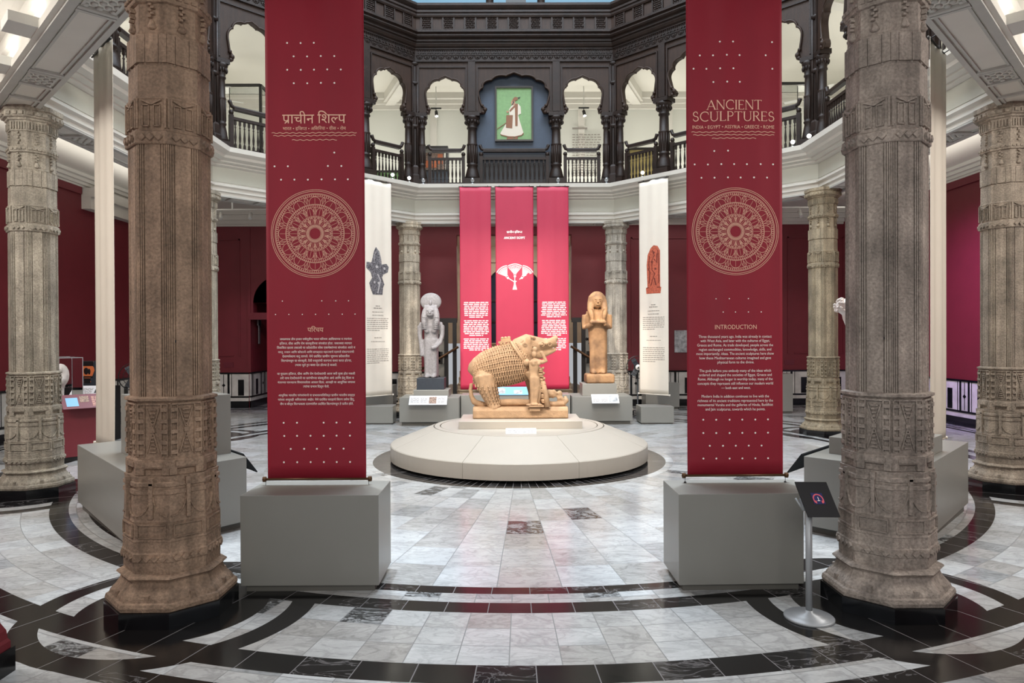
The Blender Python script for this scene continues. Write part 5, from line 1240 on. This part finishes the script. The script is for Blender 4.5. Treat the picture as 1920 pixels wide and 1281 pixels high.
def pl3(mb, pts, o=.0015): mb.poly3([ic + U * u + V * v + Nn * o for u, v in pts], Nn * .001)
m = MB(); v, f = ribbon([(.033 * math.cos(a), -.006 + .036 * math.sin(a)) for a in [PI * i / 20 for i in range(21)]] , .008); m.add([ic + U * p[0] + V * p[1] + Nn * .002 for p in v], f)
v, f = ribbon([(-.033, -.006), (-.031, -.022), (-.027, -.03)], .008); m.add([ic + U * p[0] + V * p[1] + Nn * .002 for p in v], f); v, f = ribbon([(.033, -.006), (.031, -.022), (.027, -.03)], .008); m.add([ic + U * p[0] + V * p[1] + Nn * .002 for p in v], f)
for sg in (-1, 1): pl3(m, [(sg * .018, -.016), (sg * .026, -.014), (sg * .026, -.036), (sg * .018, -.034)])
m.build('headphone_icon', M['coral'], bd_)
m = MB(); v, f = raw_text('1'); m.add([ic + U * (p[0] * .042 - .010) + V * (p[1] * .042 - .017) + Nn * .003 for p in v], f); pl3(m, [(-.010, -.018), (.010, -.018), (.010, -.014), (-.010, -.014)], .0022); m.build('numeral', M['white_ink'], bd_)

# ------------------------------------------------------------------ left aisle: case with a marble head, panels
rp = thing('showcase', 'dark red showcase with a glass box holding a white marble head', 'showcase', (-7.47, 11.21, 0), math.radians(45))
m = MB(); m.box(-.62, .62, 0, 1.1, .08, 1.0)
def local_case(m): return m
m = MB(); m.box(-.02, .56, .0, 1.0, .07, .99); m.build('red_pedestal', M['red'], rp, bevel=.004)
m = MB(); m.box(.0, .54, .03, .97, 0, .07); m.build('foot', M['black'], rp)
m = MB(); m.box(.02, .36, .12, .92, .99, 1.70); m.build('glass_box', M['glass'], rp)
m = MB()
for x in (.02, .36):
    for y in (.12, .92): m.box(x - .004, x + .004, y - .004, y + .004, .99, 1.705)
for (a, b_, c, d) in ((.02, .36, .115, .125), (.02, .36, .915, .925), (.015, .025, .12, .92), (.355, .365, .12, .92)): m.box(a, b_, c, d, 1.696, 1.706)
m.build('case_edges', M['steel'], rp)
rp_p = Matrix.Translation(rp.location) @ Matrix.Rotation(math.radians(45), 4, 'Z')
mh = thing('marble_bust', 'weathered white marble head inside the glass case', 'sculpture', rp_p @ Vector((.12, .55, 1.0))); m = MB()
m.ball((0, 0, .40), .11, .17, .20); m.ball((.05, -.16, .32), .10, .13, .11); m.ball((.06, -.25, .27), .075, .08, .07); m.tube([(-.05, 0, 0), (-.04, 0, .2), (0, 0, .35)], [.09, .09, .11], 12); m.ball((.02, -.10, .50), .08, .08, .07)
m.build('head', M['marblewhite'], mh, remesh=.02, smooth_it=2)
slant('information_panel', 'maroon slanted panel with two blue pictures on the red showcase', tuple(rp_p @ Vector((.36, -.12, .985))), .72, .30, .80, math.radians(45), M['maroon'],
      [('blue_picture', M['bluescreen'], [(-.30, -.13, -.10, .08)]), ('pale_picture', M['mosaic'], [(-.10, .03, -.02, .11)]), ('lettering', M['gold_ink'], textlines(.07, .16, -.11, .10, 8, .004, 8) + textlines(.19, .32, -.1, .06, 7, .004, 9))], cat='panel')
vb = thing('vase_table', 'black cabinet by the left wall carrying the vase picture', 'cabinet', (-8.5, 13.6, 0)); m = MB(); m.box(-.35, .5, -.3, .3, .0, 1.08); m.build('cabinet_body', M['black'], vb)
vpn = thing('vase_picture', 'grey standing panel picturing an orange and black vase', 'panel', (-8.55, 13.62, 1.08)); m = MB(); m.box(-.16, .32, 0, .04, 0, .50); m.build('board', M['slate'], vpn)
prof = [(.05, .02), (.07, .05), (.03, .09), (.10, .17), (.14, .27), (.13, .33), (.09, .37), (.10, .41), (.13, .45)]
m = MB(); m.poly3([(.06 + r, -.004, z + .04) for r, z in prof] + [(.06 - r, -.004, z + .04) for r, z in prof[::-1]], (0, .003, 0)); m.build('vase_image', M['vaseorange'], vpn)
m = MB()
for z0, z1, w in ((.06, .16, .06), (.40, .49, .12), (.17, .20, .11)): m.poly3([(.06 - w, -.007, z0), (.06 + w, -.007, z0), (.06 + w, -.007, z1), (.06 - w, -.007, z1)], (0, .002, 0))
m.ball((.04, -.008, .30), .05, .003, .07, 10, 6); m.ball((.10, -.008, .29), .025, .003, .06, 8, 6); m.build('vase_black_figures', M['black'], vpn)  # black bands and figures belonging to the vase itself
slant('exhibit_label', 'white slanted text panel in front of the vase picture', (-8.25, 13.18, .99), .62, .36, .7, .1, M['label'], [('lettering', M['grey_ink'], textlines(-.24, .1, -.12, .12, 8, .006, 11)), ('picture', M['slate'], [(.15, .27, -.02, .13)])])
def fan(loc, label, rz):
    r = thing('pedestal_fan', label, 'fan', loc, rz, 'pedestal fans'); m = MB(); m.lathe([(.2, 0), (.2, .03), (.05, .05), (.025, .06), (.02, .95)], 20); m.build('stand', M['black'], r)
    m = MB()
    for (R_, y) in ((.28, -.05), (.28, .03), (.19, -.08), (.1, -.09)):
        m.tube([(R_ * math.cos(2 * PI * i / 28), y, 1.25 + R_ * math.sin(2 * PI * i / 28)) for i in range(29)], .006, 5)
    for i in range(20):
        a = 2 * PI * i / 20; m.tube([(.06 * math.cos(a), -.095, 1.25 + .06 * math.sin(a)), (.19 * math.cos(a), -.08, 1.25 + .19 * math.sin(a)), (.28 * math.cos(a), -.05, 1.25 + .28 * math.sin(a)), (.28 * math.cos(a), .03, 1.25 + .28 * math.sin(a))], .0025, 4)
    m.build('guard', M['black'], r)
    m = MB()
    for i in range(3):
        a = 2 * PI * i / 3; m.obox((.13 * math.cos(a), -.01, 1.25 + .13 * math.sin(a)), (math.cos(a), 0, math.sin(a)), (-.3 * math.sin(a), .95, .3 * math.cos(a)), (-math.sin(a), -.3, math.cos(a)), .11, .004, .06)
    m.build('blades', M['slate'], r); m = MB(); m.ball((0, .1, 1.25), .08, .12, .08); m.tube([(0, .06, .95), (0, .1, 1.2)], .03, 8); m.build('motor', M['black'], r)
    m = MB(); m.lathe([(.001, 0), (.07, 0), (.07, .01), (.001, .01)], 20); b = m.build('badge', M['whiteplastic'], r); b.location = (0, -.09, 1.25); b.rotation_euler = (PI / 2, 0, 0)
    q = MB(); q.poly3([(-.03, -.105, 1.22), (.03, -.105, 1.22), (0, -.105, 1.28)], (0, .002, 0)); q.build('badge_mark', M['black'], r)
fan((3.05, 17.15, 0), 'black pedestal fan with a white badge beside the brown statue pillar', 0)
fan((-7.72, 13.9, 0), 'black pedestal fan peeking out left of the brown nearest pillar', .4)
ps = thing('wall_poster', 'pale poster on the red wall beside the English banner', 'poster', (5.0, YB - .04, 1.55)); m = MB(); m.box(-.35, .13, 0, .02, -.0, .64); m.build('sheet', M['photo'], ps)
wl_ = thing('wall_sign', 'slim silver sign on the passage wall left of the Hindi banner', 'sign', (-NX1 + .06, 20.6, 1.85)); m = MB(); m.box(-.0, .03, -.12, .12, .55, .72); m.box(0, .03, -.05, .05, 0, .72); m.build('plate', M['chrome'], wl_)
for (x, y, lb, rz) in ((-8.3, YB - .02, 'small red socket box low on the red wall left of the Hindi banner', 0), (8.0, YB - .02, 'small dark red socket box low on the wall right of the English banner', 0)):
    o = thing('socket_box', lb, 'socket', (x, y, 1.18)); m = MB(); m.box(-.14, .14, 0, .03, -.0, .14); m.build('plate', M['maroon'], o)

# ------------------------------------------------------------------ lamps and fittings
def floodlight(loc, rz, label):
    r = thing('floodlight', label, 'floodlight', loc, rz, 'white box floodlights on the outer beams'); m = MB(); m.box(-.17, .17, -.13, .13, -.10, .0); m.build('lamp_box', M['whiteplastic'], r, bevel=.004)
    m = MB(); m.box(-.15, .15, -.11, .11, 0, .004); m.build('lit_glass', M['floodglass'], r)
    m = MB(); m.tube([(-.02, .13, -.04), (-.02, .20, -.02), (-.02, .26, -.06), (-.02, .26, .14)], .012, 8); m.box(-.07, .03, .24, .28, .02, .2); m.build('bracket', M['whiteplastic'], r)
    m = MB(); m.tube([(-.02, .2, .15), (-.08, .18, .25), (.0, .2, .3), (.02, .24, .22)], .008, 6); m.build('cable', M['whiteplastic'], r)
for sg in (-1, 1):
    for s, lb in ((-.03, 'first'), (1.27, 'second')):
        k = 5 if sg < 0 else 7; a = PI / 4 * k; n = Vector((math.cos(a), math.sin(a), 0)); t = Vector((math.sin(a), -math.cos(a), 0)); s_ = s * 1.0
        p = Vector((0, D0, 5.08)) + n * 6.86 + t * (s_ if sg < 0 else -s_)
        floodlight(p, math.atan2(n.y, n.x) + PI / 2, 'white box floodlight, %s along the beam above the %s' % ('nearer one' if s < .5 else 'farther one', 'brown pillar' if sg < 0 else 'grey weathered pillar'))
def ledge_spot(loc, label, aim, lit=True):
    r = thing('ledge_spotlight', label, 'spotlight', loc, 0, 'small spotlights along the gallery ledge'); m = MB(); m.lathe([(.05, 0), (.05, .015), (.015, .02), (.015, .07)], 12); m.build('foot', M['chrome'], r)
    d = (Vector(aim) - Vector(loc)).normalized(); c = Vector((0, 0, .11)); m = MB(); m.tube([c - d * .07, c + d * .05], [.04, .045], 14); m.build('housing', M['chrome'], r)
    if lit: m = MB(); m.tube([c + d * .05, c + d * .055], .038, 14); m.build('lens', M['lens'], r)
for (px, r_, k, s, lit, lb) in ((0, 5.83, 3, 1.62, 1, 'lit spotlight on the ledge right of the Hindi banner'), (0, 5.83, 3, 2.12, 1, 'second lit spotlight beside the corner post left of the portrait bay'), (0, 5.83, 1, -1.45, 1, 'lit spotlight on the ledge left of the English banner'),
        (0, 5.83, 1, 2.2, 1, 'lit spotlight on the ledge right of the English banner'), (0, 5.83, 0, -2.15, 1, 'lit spotlight at the corner beside the grey weathered pillar'),
        (0, 5.83, 2, -2.3, 0, 'unlit spotlight on the ledge at the left end of the portrait bay'), (0, 5.83, 2, -1.06, 0, 'unlit spotlight on the ledge above the left rose banner'), (0, 5.83, 2, 1.1, 0, 'unlit spotlight on the ledge above the right rose banner'), (0, 5.83, 2, 2.32, 0, 'unlit spotlight on the ledge at the right end of the portrait bay')):
    a = PI / 4 * k; n = Vector((math.cos(a), math.sin(a), 0)); t = Vector((math.sin(a), -math.cos(a), 0)); p = Vector((0, D0, 5.87)) + n * r_ + t * s
    ledge_spot(p, lb, (0, 4, 3.2) if lit else (0, D0 - 2, 1), lit)
def track(loc, L, rz, heads, label, mt=M['whiteplastic'], lit=()):
    r = thing('track_light', label, 'track light', loc, rz); m = MB(); m.box(-L / 2, L / 2, -.02, .02, -.035, 0); m.build('track', mt, r)
    for i, x in enumerate(heads):
        m = MB(); m.tube([(x, 0, -.03), (x, 0, -.1)], .012, 6); m.tube([(x, .03, -.10), (x + .02, -.06, -.26)], .045, 12); m.build('lamp_head', mt, r)
        if i in lit: q = MB(); q.tube([(x + .02, -.06, -.26), (x + .0205, -.0615, -.264)], .04, 12); q.build('lens', M['lens'], r)
    return r
for x, z, lb in ((-7.2, 5.32, 'white ceiling track with lamps over the red wall left of the Hindi banner'), (7.6, 5.32, 'white ceiling track with a lamp over the red wall right of the English banner')): track((x, 17.6, z), 2.2, 0, (-.3, .45), lb); 
for x in (-7.2, 7.6):
    m = MB(); m.box(x - .02, x + .02, 17.58, 17.62, 5.32, 5.70); o = m.build('track_hanger', M['whiteplastic']); tag(o, 'thin white hanger holding the ceiling track %s' % ('left of the Hindi banner' if x < 0 else 'right of the English banner'), 'hanger')
track((-2.2, 19.6, 8.55), .3, 0, (.0,), 'small black track lamp in the arch left of the portrait', M['black'], (0,)); track((2.0, 19.6, 8.55), .3, 0, (.0,), 'small black track lamp in the arch right of the portrait', M['black'], (0,))
for x in (-2.2, 2.0):
    m = MB(); m.box(x - .012, x + .012, 19.59, 19.61, 8.55, 9.15); o = m.build('lamp_rod', M['whiteplastic']); tag(o, 'thin rod holding the small black track lamp in the arch %s of the portrait' % ('left' if x < 0 else 'right'), 'rod')
for sg in (-1, 1):
    o = thing('ceiling_speaker', 'flat white box under the aisle ceiling on the %s' % ('left above the red wall' if sg < 0 else 'right above the magenta wall'), 'fitting', (sg * 8.3, 11.2, 5.70)); m = MB(); m.box(-.16, .16, -.16, .16, -.06, 0); m.build('casing', M['whiteplastic'], o)

# ------------------------------------------------------------------ things standing in the upper gallery
dc = thing('gallery_showcase', 'dark showcase with a red and orange picture in the arch left of the portrait', 'showcase', (-2.25, 19.3, 5.87)); m = MB(); m.box(-.42, .42, -.2, .2, 0, .75); m.build('cabinet', M['slate'], dc)
m = MB()
for (a, b_, c, d) in ((-.42, .42, .75, .80), (-.42, .42, 1.38, 1.46), (-.42, -.36, .8, 1.38), (.36, .42, .8, 1.38)): m.box(a, b_, -.2, .2, c, d)
m.build('showcase_frame', M['frame'], dc); m = MB(); m.box(-.26, .30, -.02, .0, .85, 1.32); m.build('picture', M['mosaic'], dc); m = MB(); m.box(-.22, .1, -.03, -.02, .9, 1.1); m.box(.12, .26, -.03, -.02, 1.0, 1.28); m.build('red_shapes', M['vaseorange'], dc)
gp = thing('gallery_picture', 'yellow framed picture behind the railing left of the English banner', 'picture', (3.55, 19.2, 5.87)); m = MB(); m.box(-.32, .32, 0, .05, .25, 1.35); m.build('canvas', mat('yellow_picture', rgb(170, 152, 92), .6, noise=.3, nscale=8), gp); m = MB()
for (a, b_, c, d) in ((-.37, .37, 1.35, 1.42), (-.37, .37, .18, .25), (-.37, -.32, .18, 1.42), (.32, .37, .18, 1.42)): m.box(a, b_, -.02, .05, c, d)
for x in (-.3, .3): m.box(x - .02, x + .02, .0, .05, 0, .2)
m.build('picture_frame', M['frame'], gp)
gq = thing('gallery_picture', 'green picture behind the railing right of the Hindi banner', 'picture', (-3.5, 19.2, 5.87)); m = MB(); m.box(-.3, .3, 0, .05, .2, .75); m.build('canvas', M['green'], gq); m = MB()
for (a, b_, c, d) in ((-.35, .35, .75, .81), (-.35, .35, .14, .2), (-.35, -.3, .14, .81), (.3, .35, .14, .81)): m.box(a, b_, -.02, .05, c, d)
for x in (-.3, .3): m.box(x - .02, x + .02, .0, .05, 0, .2)
m.build('picture_frame', M['frame'], gq)
tp = thing('wall_text', 'grey lettering panel on the gallery wall right of the portrait', 'text panel', (2.15, YB + .23, 6.9)); m = MB()
for i in range(17):
    x = -.42; 
    while x < .40: e = min(x + random.uniform(.05, .14), .42); m.box(x, e, 0, .012, 1.05 - i * .075, 1.05 - i * .075 + .022); x = e + .03
m.box(-.42, .02, 0, .014, 1.22, 1.27); m.build('lettering', M['grey_ink'], tp)
for sg, lb in ((-1, 'tall black-framed glass cabinet in the gallery arch left of the Hindi banner'), (1, 'tall black-framed glass cabinet in the gallery arch right of the English banner')):
    o = thing('glass_cabinet', lb, 'cabinet', (sg * 6.75, 17.3, 5.87)); m = MB(); w = .5
    for x in (-w, w):
        for y in (-.3, .3): m.box(x - .03, x + .03, y - .03, y + .03, 0, 2.35)
    for z in (.0, .7, 2.35):
        for y in (-.3, .3): m.box(-w, w, y - .03, y + .03, z, z + .06)
        for x in (-w, w): m.box(x - .03, x + .03, -.3, .3, z, z + .06)
    m.build('cabinet_frame', M['blackmetal'], o); m = MB(); m.box(-w + .03, w - .03, -.27, .27, .76, 2.34); m.build('glass_box', M['glass'], o); m = MB(); m.box(-w + .03, w - .03, -.27, .27, .06, .7); m.build('base_box', M['slate'], o)
    o = thing('ceiling_fan', 'white ceiling fan in the upper gallery %s' % ('left of the Hindi banner' if sg < 0 else 'right of the English banner'), 'fan', (sg * 8.0, 18.0, 8.2)); m = MB(); m.lathe([(.03, 0), (.1, .02), (.1, .1), (.03, .14), (.015, .16), (.015, .95)], 14); m.build('motor', M['whiteplastic'], o)
    for i in range(3):
        a = 2 * PI * i / 3 + .4; m = MB(); m.obox((.5 * math.cos(a), .5 * math.sin(a), .06), (math.cos(a), math.sin(a), 0), (-math.sin(a), math.cos(a), .15), Z, .42, .07, .006); m.build('blade', M['whiteplastic'], o)
# upper hall posts seen over the parapet
for x, lb in ((-.62, 'thin dark post left of the dark opening at the very top'), (.72, 'thin dark post right of the dark opening at the very top')):
    o = thing('upper_post', lb, 'post', (x, D0 + 6.5, 9.45)); m = MB(); m.lathe([(.06, 0), (.06, 1.2), (.1, 1.3), (.1, 2.4)], 10); m.build('shaft', M['wood'], o)
o = thing('upper_bust_stand', 'dark object standing over the parapet at the very top centre', 'cabinet', (.06, D0 + 6.5, 9.45)); m = MB(); m.box(-.26, .26, -.2, .2, 0, 1.7); m.build('body', M['black'], o)
